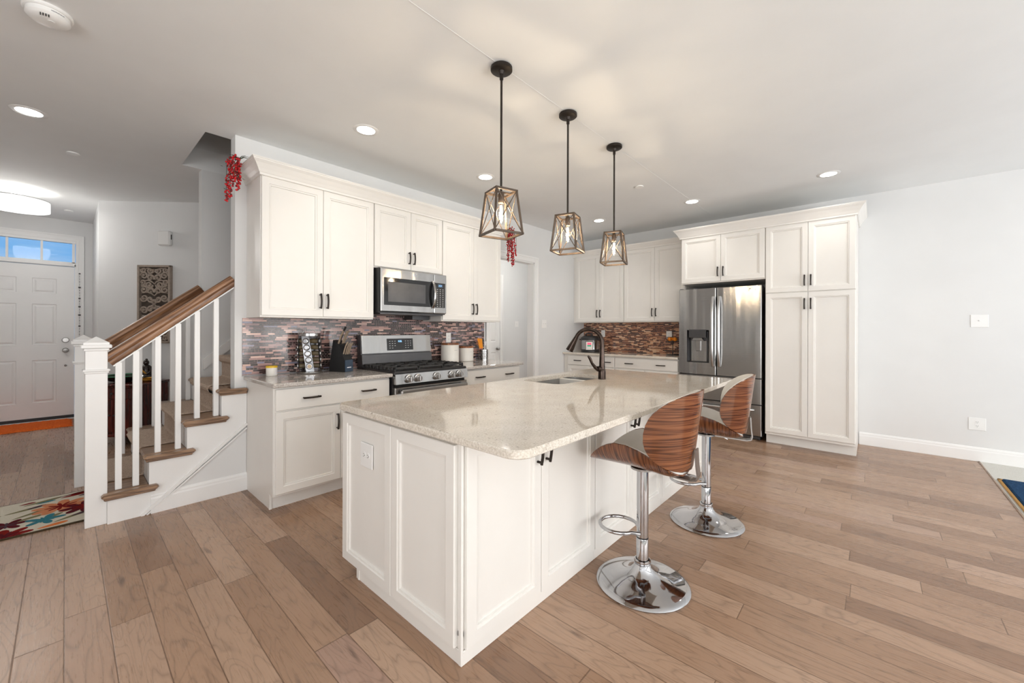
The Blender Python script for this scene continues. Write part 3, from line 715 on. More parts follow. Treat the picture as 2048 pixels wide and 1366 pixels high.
# ------------------------------------------------------------------ cabinets
def shaker(name, F, parent, u0, u1, z0, z1, n0=0.0, t=0.021, stile=0.060, handle=None, hz=None, mat='cab'):
    b = MB(F)
    rings = [(0, n0), (0, n0 + t - .003), (.003, n0 + t), (stile - .010, n0 + t), (stile - .007, n0 + t - .005), (stile + .002, n0 + t - .006), (stile + .005, n0 + t - .015)]
    vs = []; fs = []
    for d, q in rings: vs += [(u0 + d, q, z0 + d), (u1 - d, q, z0 + d), (u1 - d, q, z1 - d), (u0 + d, q, z1 - d)]
    for j in range(len(rings) - 1):
        for i in range(4): fs.append([j * 4 + i, j * 4 + (i + 1) % 4, j * 4 + 4 + (i + 1) % 4, j * 4 + 4 + i])
    k = (len(rings) - 1) * 4; fs.append([k, k + 1, k + 2, k + 3]); fs.append([0, 1, 2, 3]); b.add(vs, fs)
    o = b.build(name, mat, parent)
    if handle is not None: pull(F, o, handle, hz[0], handle, hz[1], n0 + t)
    return o
def pull(F, parent, ua, za, ub, zb, n):
    """arched bar pull between two posts"""
    b = MB(F); A = Vector((ua, n, za)); B = Vector((ub, n, zb)); pts = []
    for i in range(9):
        k = i / 8; p = A.lerp(B, k); pts.append(p + Vector((0, 0.024 + 0.009 * math.sin(PI * k), 0)))
    b.tube(pts, 0.0076, 6)
    for k in (0.07, 0.93):
        p = A.lerp(B, k); b.tube([p, p + Vector((0, 0.027, 0))], 0.006, 6)
    return b.build('handle', 'bronze', parent)
def drawer(F, parent, u0, u1, z0, z1, pulls=(), n0=0.0):
    b = MB(F); b.box(u0, u1, n0, n0 + .021, z0, z1, 0.003); o = b.build('drawer', 'cab', parent)
    for c, w in pulls: pull(F, o, c - w / 2, (z0 + z1) / 2, c + w / 2, (z0 + z1) / 2, n0 + .021)
    return o
def crown(name, lab, plan, prof, mat='cab'):
    """plan: function d -> list of plan points for outward offset d; prof: (d, z)"""
    b = MB(); rows = [[(x, y, z) for x, y in plan(d)] for d, z in prof]; b.grid(rows)
    k = len(rows[0]); vs = rows[-1]; b.add(vs, [list(range(len(vs)))]); b.add(rows[0], [list(range(len(vs)))])
    o = b.build(name, mat); return struct(o, lab)
def crown_prof(z0, z1, d1):
    return [(0.0, z0 - .006), (0.012, z0 - .006), (0.014, z0 + .010), (0.018, z0 + .014), (0.030, z0 + (z1 - z0) * .34), (0.052, z0 + (z1 - z0) * .66), (d1 - .006, z1 - .018), (d1 - .004, z1 - .012), (d1, z1 - .010), (d1, z1)]

# --- wall cabinets over the range wall
UF = 3.452         # face of the wall cabinet boxes
FU = frame((0, UF, 0), (1, 0, 0), (0, -1, 0))
def wall_cab(label, F, depth, u0, u1, z0, z1, doors, seam_z, hz, loc, group='cream wall cabinets', rail=0.0):
    t = thing('wall_cabinet', label, 'cabinet', loc, group)
    b = MB(F); b.box(u0, u1, -depth, 0, z0, z1, 0.001)
    if rail: b.box(u0, u1, -0.02, 0.004, z0 - rail, z0, 0.002)
    b.build('body', 'cab', t)
    return t
t = wall_cab('tall two-door cream wall cabinet at the stair end of the range wall', FU, UF and 0.336, 0.985, 1.908, 1.388, 2.470, None, 0, 0, (1.445, 3.6, 1.388))
shaker('door', FU, t, 0.990, 1.446, 1.402, 2.458, handle=1.420, hz=(1.468, 1.592)); shaker('door', FU, t, 1.449, 1.903, 1.402, 2.458, handle=1.476, hz=(1.468, 1.592))
t = wall_cab('short two-door cream wall cabinet directly above the microwave', FU, 0.336, 1.909, 2.697, 1.872, 2.470, None, 0, 0, (2.3, 3.6, 1.872))
shaker('door', FU, t, 1.913, 2.303, 1.884, 2.458, handle=2.277, hz=(1.940, 2.058)); shaker('door', FU, t, 2.306, 2.693, 1.884, 2.458, handle=2.332, hz=(1.940, 2.058))
t = wall_cab('tall two-door cream wall cabinet between the microwave and the doorway', FU, 0.336, 2.698, 3.604, 1.388, 2.470, None, 0, 0, (3.15, 3.6, 1.388))
shaker('door', FU, t, 2.703, 3.149, 1.402, 2.458, handle=3.122, hz=(1.468, 1.592)); shaker('door', FU, t, 3.152, 3.599, 1.402, 2.458, handle=3.180, hz=(1.468, 1.592))
crown('trim_10', 'cream crown moulding along the tops of the range wall cabinets', lambda d: [(0.985 - d, YS - .001), (0.985 - d, UF - .021 - d), (3.604 + d, UF - .021 - d), (3.604 + d, YS - .001)], crown_prof(2.464, 2.570, 0.075))

# --- base cabinets on the range wall
BF = 3.155
FB = frame((0, BF, 0), (1, 0, 0), (0, -1, 0))
ZQ = 0.915
def base_body(t, F, u0, u1, depth, toe=0.075, ztop=None):
    b = MB(F); zt = (ZQ - .031) if ztop is None else ztop
    b.box(u0, u1, -depth, 0, 0.105, zt, 0.001); b.box(u0 + .0, u1, -depth, -toe, 0.0, 0.106)
    return b.build('body', 'cab', t)
t = thing('base_cabinet', 'cream base cabinet left of the range with one drawer over doors', 'cabinet', (1.44, 3.45, 0), 'cream base cabinets')
base_body(t, FB, 0.987, 1.898, 0.630)
drawer(FB, t, 0.996, 1.890, 0.716, 0.868, ((1.235, .125), (1.690, .125)))
shaker('door', FB, t, 0.996, 1.460, 0.122, 0.704, handle=1.430, hz=(0.518, 0.640)); shaker('door', FB, t, 1.463, 1.890, 0.122, 0.704, handle=1.493, hz=(0.518, 0.640))
b = MB(); b.box(0.983, 0.987, BF - .001, BF + .024, .105, ZQ - .032); b.box(0.983, 0.999, BF + .068, BF + .084, 0, .105); b.build('end_stile', 'cab', t)
t = thing('base_cabinet', 'cream base cabinet right of the range under the canisters', 'cabinet', (3.18, 3.45, 0), 'cream base cabinets')
base_body(t, FB, 2.745, 3.625, 0.630)
drawer(FB, t, 2.753, 3.617, 0.716, 0.868, ((2.965, .125), (3.425, .125)))
shaker('door', FB, t, 2.753, 3.184, 0.122, 0.704, handle=3.155, hz=(0.518, 0.640)); shaker('door', FB, t, 3.187, 3.617, 0.122, 0.704, handle=3.216, hz=(0.518, 0.640))
def slab(name, lab, x0, x1, y0, y1, z1, mat):
    b = MB(); b.box(x0, x1, y0, y1, z1 - .031, z1, 0.006); return tag(b.build(name, mat), lab, 'countertop')
slab('worktop', 'grey speckled quartz worktop left of the range under the spice rack', 0.965, 1.902, 3.095, YS - .001, ZQ, 'quartz_grey')
slab('worktop', 'grey speckled quartz worktop right of the range carrying the canisters', 2.741, 3.650, 3.095, YS - .001, ZQ, 'quartz_grey')
b = MB(); b.box(0.957, 3.655, YS - 0.010, YS, ZQ + .001, 1.386); b.box(1.909, 2.697, YS - 0.010, YS, 1.386, 1.47)
o = tag(b.build('backsplash', 'mosaic'), 'rose and plum glass mosaic backsplash behind the range', 'backsplash')
b = MB(); b.box(0.955, 3.657, YS - .016, YS - .010, ZQ + .001, ZQ + .008); struct(b.build('trim_11', 'grey'))

# --- range
RX0, RX1 = 1.908, 2.737
t = thing('gas_range', 'stainless gas range with black grates and five front knobs', 'stove', ((RX0 + RX1) / 2, 3.45, 0))
b = MB(); b.box(RX0 + .003, RX1 - .003, 3.125, YS - .03, 0.03, 0.895); b.build('body', 'steel_dark', t)
b = MB(); b.box(RX0, RX1, 3.085, YS - .03, 0.893, 0.928, 0.008); b.build('cooktop', 'black', t)
b = MB(); b.prism([(3.075, 0.905), (3.118, 0.905), (3.118, 0.818), (3.062, 0.818)], RX0 + .003, RX1 - .003, 0); cp = b.build('control_panel', 'steel', t)
b = MB(); b.box(RX0 + .02, RX1 - .02, 3.10, 3.13, 0.775, 0.818); b.build('vent_gap', 'dark', t)
b = MB(); b.box(RX0 + .004, RX1 - .004, 3.078, 3.125, 0.22, 0.790, 0.004); od = b.build('oven_door', 'steel', t)
b = MB(); b.box(RX0 + .12, RX1 - .12, 3.074, 3.080, 0.34, 0.66, 0.002); b.build('oven_window', 'blackgloss', od)
b = MB(); b.box(RX0 + .035, RX1 - .035, 3.020, 3.050, 0.730, 0.772, 0.010)
for x in (RX0 + .07, RX1 - .07): b.box(x - .012, x + .012, 3.045, 3.082, 0.735, 0.767)
b.build('oven_handle', 'steel', od)
b = MB(); b.box(RX0 + .004, RX1 - .004, 3.085, 3.125, 0.04, 0.21, 0.004); b.build('drawer', 'steel', t)
sl = math.atan2(0.013, 0.087)
Rk = Matrix(((1, 0, 0), (0, math.cos(PI / 2 + sl), -math.sin(PI / 2 + sl)), (0, math.sin(PI / 2 + sl), math.cos(PI / 2 + sl))))
for x in (2.020, 2.115, 2.322, 2.505, 2.600):
    b = MB(); c = (x + .02, 3.0685, 0.862); b.lathe([(0.036, 0), (0.036, 0.006), (0.029, 0.010), (0.029, 0.030), (0.026, 0.036), (0.001, 0.038)], c, 24, Rk)
    k = b.build('knob', 'satin', t, 40)
    b = MB(); b.box(x + .02 - .007, x + .02 + .007, 3.016, 3.035, 0.837, 0.884, 0.003); b.build('knob_grip', 'satin', k)
b = MB(); b.prism([(3.655, 0.928), (YS - .032, 0.928), (YS - .032, 1.235), (3.705, 1.235), (3.690, 1.050), (3.668, 1.048)], RX0 + .006, RX1 - .006, 0); bg = b.build('backguard', 'steel_dark', t)
b = MB(); b.prism([(3.672, 1.060), (3.694, 1.060), (3.708, 1.240), (3.690, 1.236)], RX0 + .010, RX1 - .010, 0); fp = b.build('backguard_panel', 'steel', t)
FPn = frame((0, 3.6725, 1.060), (1, 0, 0), (0, -1, 0)); tilt = (3.690 - 3.672) / 0.176
FPn[1][2] = tilt
b = MB(FPn); b.box(2.188, 2.498, 0.0, 0.003, 0.022, 0.142, 0.001); dp = b.build('display_panel', 'blackgloss', fp)
b = MB(FPn); b.box(2.313, 2.363, 0.003, 0.004, 0.098, 0.130); cl = b.build('clock', 'navy', dp)
b = MB(); 
Ft = FPn.copy(); Ft[0][3] = 2.338; Ft[1][3] = FPn[1][3] + tilt * .114 - .0045; Ft[2][3] = 1.060 + .114
text_mesh(b, '4:06', 0.026, Ft); b.build('clock_digits', 'led_blue', dp)
b = MB(FPn)
for r in range(4):
    for c in range(3):
        if r == 3 and c == 2: continue
        for x0 in (2.214, 2.400): b.box(x0 + c * .030, x0 + c * .030 + .013, 0.003, 0.0036, 0.112 - r * .023, 0.118 - r * .023)
b.build('key_print', 'keyprint', dp)
for g, (x0, x1) in enumerate(((RX0 + .02, 2.175), (2.180, 2.465), (2.470, RX1 - .02))):
    b = MB(); z0, z1 = 0.944, 0.962; y0, y1 = 3.115, 3.650; w = 0.013
    for x in (x0, x1 - w): b.box(x, x + w, y0, y1, z0, z1, .003)
    for y in (y0, y1 - w, (y0 + y1) / 2 - w / 2): b.box(x0, x1, y, y + w, z0, z1, .003)
    xm = (x0 + x1) / 2
    for yc in (y0 + .135, y1 - .135):
        b.box(x0, x0 + .10, yc - w / 2, yc + w / 2, z0, z1 + .002, .003); b.box(x1 - .10, x1, yc - w / 2, yc + w / 2, z0, z1 + .002, .003)
        b.box(xm - w / 2, xm + w / 2, yc + .035, yc + .13, z0, z1 + .002, .003); b.box(xm - w / 2, xm + w / 2, yc - .13, yc - .035, z0, z1 + .002, .003)
    n = 9
    for i in range(n):
        y = y0 + .02 + (y1 - y0 - .04) * i / (n - 1)
        for x in ((x0, x0 + w) if g == 0 else (x1 - w, x1) if g == 2 else (x0, x0 + w)): pass
    for x in (x0, x1 - w):
        for y in (y0, (y0 + y1) / 2 - w / 2, y1 - w): b.box(x, x + w, y, y + w, 0.926, z0 + .002)
    if g != 1:
        xe = x0 - .004 if g == 0 else x1 - w + .004
        for i in range(8):
            y = y0 + .03 + i * .063; b.box(xe, xe + w, y, y + .030, 0.932, z1 + .003, .003)
    b.build('grate', 'iron', t)
    for yc in (y0 + .135, y1 - .135):
        b = MB(); b.lathe([(0.045, 0.926), (0.045, 0.934), (0.036, 0.936), (0.036, 0.944), (0.001, 0.945)], (xm, yc, 0), 20); b.build('burner', 'iron', t, 40)
# --- microwave
MX0, MX1, MZ0, MZ1, MYF = 1.925, 2.693, 1.452, 1.868, 3.352
t = thing('microwave', 'stainless over-the-range microwave with black window and keypad', 'microwave', (2.31, 3.57, MZ0))
b = MB(); b.box(MX0, MX1, MYF + .03, YS - .012, MZ0, MZ1); b.build('body', 'black', t)
b = MB(); b.box(MX0 + .008, 2.526, MYF, MYF + .032, MZ0 + .010, MZ1 - .002, 0.007); md = b.build('door', 'steel', t)
b = MB(); b.box(2.530, MX1 - .002, MYF, MYF + .032, MZ0 + .010, MZ1 - .002, 0.007); mp = b.build('control_panel', 'steel', t)
b = MB(); b.box(1.962, 2.520, MYF - .003, MYF + .002, 1.524, 1.780, 0.002); mg = b.build('door_glass', 'blackgloss', md)
b = MB(); b.box(2.002, 2.420, MYF - .0045, MYF - .003, 1.556, 1.742); b.build('mesh_window', 'steel_dark', mg)
b = MB(); pts = [(2.508, MYF - .006 - .040 * math.sin(PI * k / 10) ** .6, 1.520 + .262 * k / 10) for k in range(11)]; b.tube(pts, 0.0135, 10, flat=1.2); b.build('handle', 'steel', md, 50)
b = MB(); b.lathe([(0.013, 0), (0.013, 0.0015), (0.001, 0.002)], (2.300, MYF, 1.826), 24, Ry); b.build('round_emblem', 'chrome', md, 40)
b = MB(); b.box(2.541, 2.668, MYF - .003, MYF + .001, 1.522, 1.776, .001); kp = b.build('keypad', 'black', mp)
b = MB(); b.box(2.572, 2.640, MYF - .004, MYF - .003, 1.733, 1.763); b.build('clock', 'navy', kp)
b = MB(); text_mesh(b, '2:21', 0.026, frame((2.604, MYF - .004, 1.748), (1, 0, 0), (0, -1, 0))); b.build('clock_digits', 'led_blue', kp)
b = MB()
for r in range(10):
    for c in range(3):
        x = 2.562 + c * .035; z = 1.710 - r * .0195; b.box(x, x + .014, MYF - .0038, MYF - .003, z - .004, z + .003)
b.build('key_print', 'keyprint', kp)
b = MB(); b.box(MX0 + .02, MX1 - .02, MYF + .04, YS - .05, MZ0 - .012, MZ0 + .001); b.build('grease_filter', 'steel_dark', t)
b = MB(); b.box(2.45, 2.66, 3.62, YS - .012, 1.40, 1.452); b.build('vent_filler', 'steel_dark', t)

# --- refrigerator wall
PFX = 5.405
FP = frame((PFX, 0, 0), (0, 1, 0), (-1, 0, 0))       # u = y, n toward the room
t = thing('pantry_cabinet', 'tall cream four-door pantry cabinet at the end beside the refrigerator', 'cabinet', (5.75, 0.535, 0))
b = MB(FP); b.box(0.140, 0.937, -(XR - PFX - .004), 0, 0.11, 2.488, .001); b.box(0.158, 0.937, -(XR - PFX - .004), -.075, 0, .111); b.box(0.140, 0.158, -(XR - PFX - .004), -.078, 0, .112); b.build('body', 'cab', t)
for u0, u1, hu in ((0.146, 0.538, 0.512), (0.541, 0.932, 0.568)):
    shaker('door', FP, t, u0, u1, 1.726, 2.478, handle=hu, hz=(1.786, 1.902)); shaker('door', FP, t, u0, u1, 0.140, 1.716, handle=hu, hz=(1.530, 1.648))
t = wall_cab('wide two-door cream cabinet directly above the refrigerator', FP, XR - PFX, 0.938, 1.882, 1.892, 2.488, None, 0, 0, (5.75, 1.41, 1.892))
shaker('door', FP, t, 0.944, 1.406, 1.904, 2.478, handle=1.376, hz=(1.962, 2.078)); shaker('door', FP, t, 1.409, 1.876, 1.904, 2.478, handle=1.437, hz=(1.962, 2.078))
crown('trim_12', 'cream crown moulding above the refrigerator and pantry', lambda d: [(XR - .001, 0.140 - d), (PFX - .021 - d, 0.140 - d), (PFX - .021 - d, 1.884 + d), (XR - .001, 1.884 + d)], crown_prof(2.484, 2.594, 0.075))

t = thing('refrigerator', 'stainless french-door refrigerator with water dispenser and two bottom drawers', 'refrigerator', (5.78, 1.45, 0))
GX = 5.452
FG = frame((GX, 0, 0), (0, 1, 0), (-1, 0, 0))
FGt = frame((GX, 0, 0), (0, -1, 0), (-1, 0, 0))
b = MB(FG); b.box(0.978, 1.932, -(XR - GX - .02), -.055, 0.035, 1.815, .004); b.box(1.0, 1.91, -.5, -.02, 0.012, 0.04); b.build('case', 'steel_dark', t)
def curved_door(u0, u1, z0, z1, hole=None):
    """slightly bowed steel front"""
    b = MB(FG); n = 14; us = [u0 + (u1 - u0) * i / n for i in range(n + 1)]
    if hole: us = sorted(set(us + [hole[0], hole[1]]))
    zs = [z0, z1] if not hole else [z0, hole[2], hole[3], z1]
    cx = (0.978 + 1.932) / 2
    def nn(u):
        e = min(u - u0, u1 - u); r = 0.012
        return 0.006 * (1 - ((u - cx) / 0.48) ** 2) - (r - math.sqrt(max(0, r * r - (r - min(e, r)) ** 2)))
    us = sorted(set(us + [u0 + .003, u0 + .007, u0 + .012, u1 - .003, u1 - .007, u1 - .012]))
    for i in range(len(us) - 1):
        for j in range(len(zs) - 1):
            if hole and us[i] >= hole[0] - 1e-6 and us[i + 1] <= hole[1] + 1e-6 and j == 1: continue
            b.add([(us[i], nn(us[i]), zs[j]), (us[i + 1], nn(us[i + 1]), zs[j]), (us[i + 1], nn(us[i + 1]), zs[j + 1]), (us[i], nn(us[i]), zs[j + 1])], [(0, 1, 2, 3)])
    for z in (z0, z1): b.add([(u, nn(u), z) for u in us] + [(u1, -.055, z), (u0, -.055, z)], [list(range(len(us) + 2))])
    for u in (u0, u1): b.add([(u, nn(u), z0), (u, nn(u), z1), (u, -.055, z1), (u, -.055, z0)], [(0, 1, 2, 3)])
    return b
dl = curved_door(1.475, 1.932, 0.735, 1.828, (1.556, 1.826, 0.884, 1.300)).build('door', 'steel', t, 30)
dr = curved_door(0.978, 1.468, 0.735, 1.828).build('door', 'steel', t, 30)
f1 = curved_door(0.978, 1.932, 0.425, 0.722).build('freezer_drawer', 'steel', t, 30)
f2 = curved_door(0.978, 1.932, 0.055, 0.412).build('freezer_drawer', 'steel', t, 30)
for o, u, s in ((dl, 1.508, 1), (dr, 1.434, -1)):
    b = MB(FG); z0, z1 = 0.850, 1.715
    pts = [(u, 0.010 + .050 * min(1, math.sin(PI * k / 16) * 1.6) ** .7, z0 + (z1 - z0) * k / 16) for k in range(17)]
    b.tube(pts, 0.019, 12, flat=1.0); b.build('handle', 'satin', o, 50)
for o, z in ((f1, 0.672), (f2, 0.356)):
    b = MB(FG); pts = [(1.06 + .79 * k / 16, 0.008 + .052 * min(1, math.sin(PI * k / 16) * 2.2) ** .7, z) for k in range(17)]
    b.tube(pts, 0.017, 10); b.build('handle', 'satin', o, 50)
# dispenser niche
b = MB(FG); u0, u1, z0, z1 = 1.556, 1.826, 0.884, 1.300
b.add([(u0, 0.004, z0), (u1, 0.004, z0), (u1, 0.004, z1), (u0, 0.004, z1), (u0 + .03, -.052, z0 + .01), (u1 - .03, -.052, z0 + .01), (u1 - .03, -.052, z1 - .02), (u0 + .03, -.052, z1 - .02)],
      [(0, 1, 5, 4), (1, 2, 6, 5), (2, 3, 7, 6), (3, 0, 4, 7), (4, 5, 6, 7)])
nb = b.build('dispenser_niche', 'steel_dark', dl)
b = MB(FG); b.box(1.592, 1.800, -.05, 0.010, 1.200, 1.306, .003); b.build('dispenser_panel', 'steel_dark', dl)
b = MB(FG); b.prism([(1.625, 1.165), (1.765, 1.165), (1.745, 1.198), (1.645, 1.198)], -.03, 0.002, 1); b.box(1.668, 1.722, -.045, -.020, 1.030, 1.165, .004); b.build('dispenser_paddle', 'nickel', dl)
b = MB(FG); b.box(1.60, 1.785, -.05, -.045, 0.895, 1.16); b.build('dispenser_back', 'steel', dl)
b = MB(FG); b.box(1.570, 1.812, -.05, -.004, 0.886, 0.896); b.build('drip_tray', 'black', dl)
# maker's emblem: a small ring with lettering
FL = frame((GX - .001, 1.075, 1.782), (0, -1, 0), (-1, 0, 0))
b = MB(FL); b.lathe([(0.017, 0), (0.017, 0.0025), (0.001, 0.003)], (-.03, 0, 0), 24, RyN); b.build('round_emblem', 'chrome', dr, 40)
b = MB(); text_mesh(b, 'LG', 0.030, frame((GX - .0012, 1.062, 1.782), (0, -1, 0), (-1, 0, 0))); b.build('emblem_letters', 'nickel', dr)
b = MB(FG); b.box(0.985, 1.03, -.06, -.01, 1.815, 1.838, .004); b.box(1.88, 1.925, -.06, -.01, 1.815, 1.838, .004); b.build('hinge_cover', 'steel_dark', t)
for y in (1.02, 1.89):
    b = MB(); b.cyl((GX + .08, y, 0), (GX + .08, y, .03), .022); b.build('foot', 'black', t)

# --- far wall cabinets left of the refrigerator
FFX = 5.772
FF = frame((FFX, 0, 0), (0, 1, 0), (-1, 0, 0))
t = wall_cab('two-door cream wall cabinet in the corner above the pressure cooker', FF, XR - FFX, 2.871, YS - .002, 1.415, 2.520, None, 0, 0, (5.93, 3.33, 1.415))
shaker('door', FF, t, 2.877, 3.298, 1.428, 2.508, handle=3.270, hz=(1.497, 1.616)); shaker('door', FF, t, 3.301, 3.735, 1.428, 2.508, handle=3.329, hz=(1.497, 1.616))
t = wall_cab('two-door cream wall cabinet next to the refrigerator, above the wire fruit basket', FF, XR - FFX, 1.95, 2.870, 1.415, 2.520, None, 0, 0, (5.93, 2.41, 1.415))
shaker('door', FF, t, 1.956, 2.387, 1.428, 2.508, handle=2.360, hz=(1.497, 1.616)); shaker('door', FF, t, 2.390, 2.866, 1.428, 2.508, handle=2.418, hz=(1.497, 1.616))
crown('trim_13', 'cream crown moulding over the far corner wall cabinets', lambda d: [(XR - .001, 1.96), (FFX - .021 - d, 1.96), (FFX - .021 - d, YS - .001), (XR - .001, YS - .001)], crown_prof(2.514, 2.590, 0.065))
FQ = 5.490; ZF = 0.935
FBF = frame((FQ, 0, 0), (0, 1, 0), (-1, 0, 0))
for lab, u0, u1, pl in (('cream base cabinet in the far corner below the pressure cooker', 2.876, YS - .002, (3.51, 2.99)), ('cream base cabinet between the far corner unit and the refrigerator', 1.945, 2.872, (2.637, 2.175))):
    t = thing('base_cabinet', lab, 'cabinet', (5.8, (u0 + u1) / 2, 0), 'cream base cabinets')
    base_body(t, FBF, u0, u1, XR - FQ - .001, ztop=ZF - .031)
    hi = u1 - .006 if u1 < 3 else 3.705
    drawer(FBF, t, u0 + .006, hi, 0.738, 0.885, tuple((p, .125) for p in pl))
    um = (u0 + hi) / 2
    shaker('door', FBF, t, u0 + .006, um - .002, 0.122, 0.726, handle=um - .03, hz=(.53, .65)); shaker('door', FBF, t, um + .002, hi, 0.122, 0.726, handle=um + .03, hz=(.53, .65))
slab('worktop', 'beige quartz worktop along the far wall under the copper mosaic', 5.435, XR - .001, 1.945, YS - .001, ZF, 'quartz')
b = MB(); b.box(XR - .010, XR, 1.945, YS - .001, ZF + .001, 1.414); tag(b.build('backsplash', 'mosaic_far'), 'copper and brown glass mosaic backsplash beside the refrigerator', 'backsplash')

# --- island
IF = 1.186
FI = frame((0, IF, 0), (1, 0, 0), (0, -1, 0)); FIE = frame((1.028, 0, 0), (0, 1, 0), (-1, 0, 0))
ZI = 0.900
units = ((1.028, 1.998, (1.474, 1.540), 'white island cabinet at the near end, with panelled end and outlet'), (2.000, 2.960, (2.440, 2.500), 'white island cabinet in the middle behind the nearer bar stool'), (2.962, 3.905, (3.410, 3.470), 'white island cabinet at the refrigerator end behind the farther bar stool'))
for i, (x0, x1, hd, lab) in enumerate(units):
    t = thing('island_cabinet', lab, 'cabinet', ((x0 + x1) / 2, 1.65, 0), 'white island cabinets')
    b = MB(); b.box(x0, x1, IF, IF + .02, 0.105, ZI - .033); b.box(x0, x1, 2.11, 2.13, 0.105, ZI - .033); b.box(x0, x0 + .02, IF + .02, 2.11, 0.105, ZI - .033); b.box(x1 - .02, x1, IF + .02, 2.11, 0.105, ZI - .033); b.box(x0, x1, IF, 2.13, 0.105, 0.125); b.box(x0, x1, IF, 2.010, 0.0, 0.106); b.build('body', 'cab', t)
    xm = sum(hd) / 2
    shaker('door', FI, t, x0 + (.012 if i == 0 else .004), xm - .002, 0.060, 0.852, handle=hd[0], hz=(0.675, 0.815)); shaker('door', FI, t, xm + .002, x1 - .003, 0.060, 0.852, handle=hd[1], hz=(0.675, 0.815))
    b = MB(); b.box(x0, x1, IF - .010, IF, 0.0, 0.055, .003); b.build('plinth', 'cab', t)
    if i == 0:
        shaker('end_panel', FIE, t, 1.206, 1.657, 0.065, 0.850); shaker('end_panel', FIE, t, 1.661, 2.140, 0.065, 0.850)
        b = MB(FIE); b.box(1.19, 2.01, 0, .006, 0, .058, .002); b.box(1.176, 1.196, -.004, .008, 0.0, .866, .003); b.box(1.974, 1.992, .0, .010, .0, .062, .003); b.build('end_moulding', 'cab', t)
def rrect(x0, x1, y0, y1, r, k=6):
    p = []
    for cx, cy, a0 in ((x1 - r, y1 - r, 0), (x0 + r, y1 - r, 90), (x0 + r, y0 + r, 180), (x1 - r, y0 + r, 270)):
        for i in range(k + 1):
            a = math.radians(a0 + 90 * i / k); p.append((cx + r * math.cos(a), cy + r * math.sin(a)))
    return p
# island top with sink cut-out
SX0, SX1, SY0, SY1 = 2.40, 3.13, 1.692, 2.075
out = rrect(0.982, 3.690, 0.852, 2.172, 0.065); hole = rrect(SX0, SX1, SY0, SY1, 0.085)
b = MB(); N = len(out); e = 0.005
def shrink(p, d, x0, x1, y0, y1):
    cx, cy = (x0 + x1) / 2, (y0 + y1) / 2
    return [(x + (-d if x > cx else d), y + (-d if y > cy else d)) for x, y in p]
oi = shrink(out, e, 0.982, 3.690, 0.852, 2.172)
zt, zb = ZI, ZI - .032
rows = [[(x, y, zb) for x, y in oi], [(x, y, zb + e) for x, y in out], [(x, y, zt - e) for x, y in out], [(x, y, zt) for x, y in oi], [(x, y, zt) for x, y in hole], [(x, y, zb) for x, y in hole], [(x, y, zb) for x, y in oi]]
b.grid(rows, closed_u=True)
o = tag(b.build('island_countertop', 'quartz', None, 25), 'large beige quartz island countertop with rounded corners and sink cut-out', 'countertop')
# sink
t = thing('undermount_sink', 'undermount stainless sink set into the island top', 'sink', (2.74, 1.89, ZI - .25))
ring = lambda d, r: rrect(SX0 - d, SX1 + d, SY0 - d, SY1 + d, r)
b = MB(); rows = [[(x, y, zb - .002) for x, y in ring(0.02, 0.10)], [(x, y, zb - .002) for x, y in ring(0.004, 0.088)], [(x, y, zb - .16) for x, y in ring(0.0, 0.085)], [(x, y, zb - .195) for x, y in ring(-.03, 0.07)]]
b.grid(rows, closed_u=True); b.add([(x, y, zb - .195) for x, y in ring(-.03, .07)], [list(range(N))])
b.build('bowl', 'steel_sink', t, 40)
b = MB(); b.lathe([(0.045, zb - .194), (0.045, zb - .190), (0.03, zb - .191), (0.001, zb - .191)], (2.74, 1.89, 0), 24); b.build('drain', 'chrome', t, 40)
# faucet
fx, fy = 2.910, 1.640
t = thing('kitchen_faucet', 'oil-rubbed bronze gooseneck faucet with side lever on the island', 'faucet', (fx, fy, ZI))
b = MB(); b.lathe([(0.031, ZI), (0.030, ZI + .06), (0.028, ZI + .075), (0.024, ZI + .085)], (fx, fy, 0), 24); b.build('base', 'orb', t, 40)
dv = Vector((-0.34, 0.94, 0)).normalized()
b = MB(); pts = []; rr = []
for k in range(8): pts.append(Vector((fx, fy, ZI + .08 + .215 * k / 7))); rr.append(0.0245 - .0085 * k / 7)
R = 0.110
for k in range(1, 15):
    a = math.radians(158 * k / 14); pts.append(Vector((fx, fy, ZI + .295)) + dv * (R - R * math.cos(a)) + Vector((0, 0, R * math.sin(a)))); rr.append(0.016)
b.tube(pts, rr, 16); b.build('spout', 'orb', t, 50)
pe = pts[-1]; dd = (pts[-1] - pts[-2]).normalized()
b = MB(); b.tube([pe, pe + dd * .025, pe + dd * .10, pe + dd * .125], [0.0175, 0.020, 0.030, 0.032], 16); b.build('spray_head', 'orb', t, 50)
b = MB(); c = Vector((fx, fy, ZI + .085)); sd = Vector((-0.743, 0.35, 0)).normalized()
b.tube([c - sd * .01, c + sd * .045], [0.024, 0.021], 16)
q = c + sd * .040
b.tube([q + Vector((0, 0, -.008)), q + sd * .025 + Vector((0, 0, .012)), q + sd * .055 + Vector((0, 0, .045)), q + sd * .075 + Vector((0, 0, .085)), q + sd * .092 + Vector((0, 0, .105))], [0.013, 0.014, 0.011, 0.012, 0.008], 12)
b.build('lever', 'orb', t, 50)

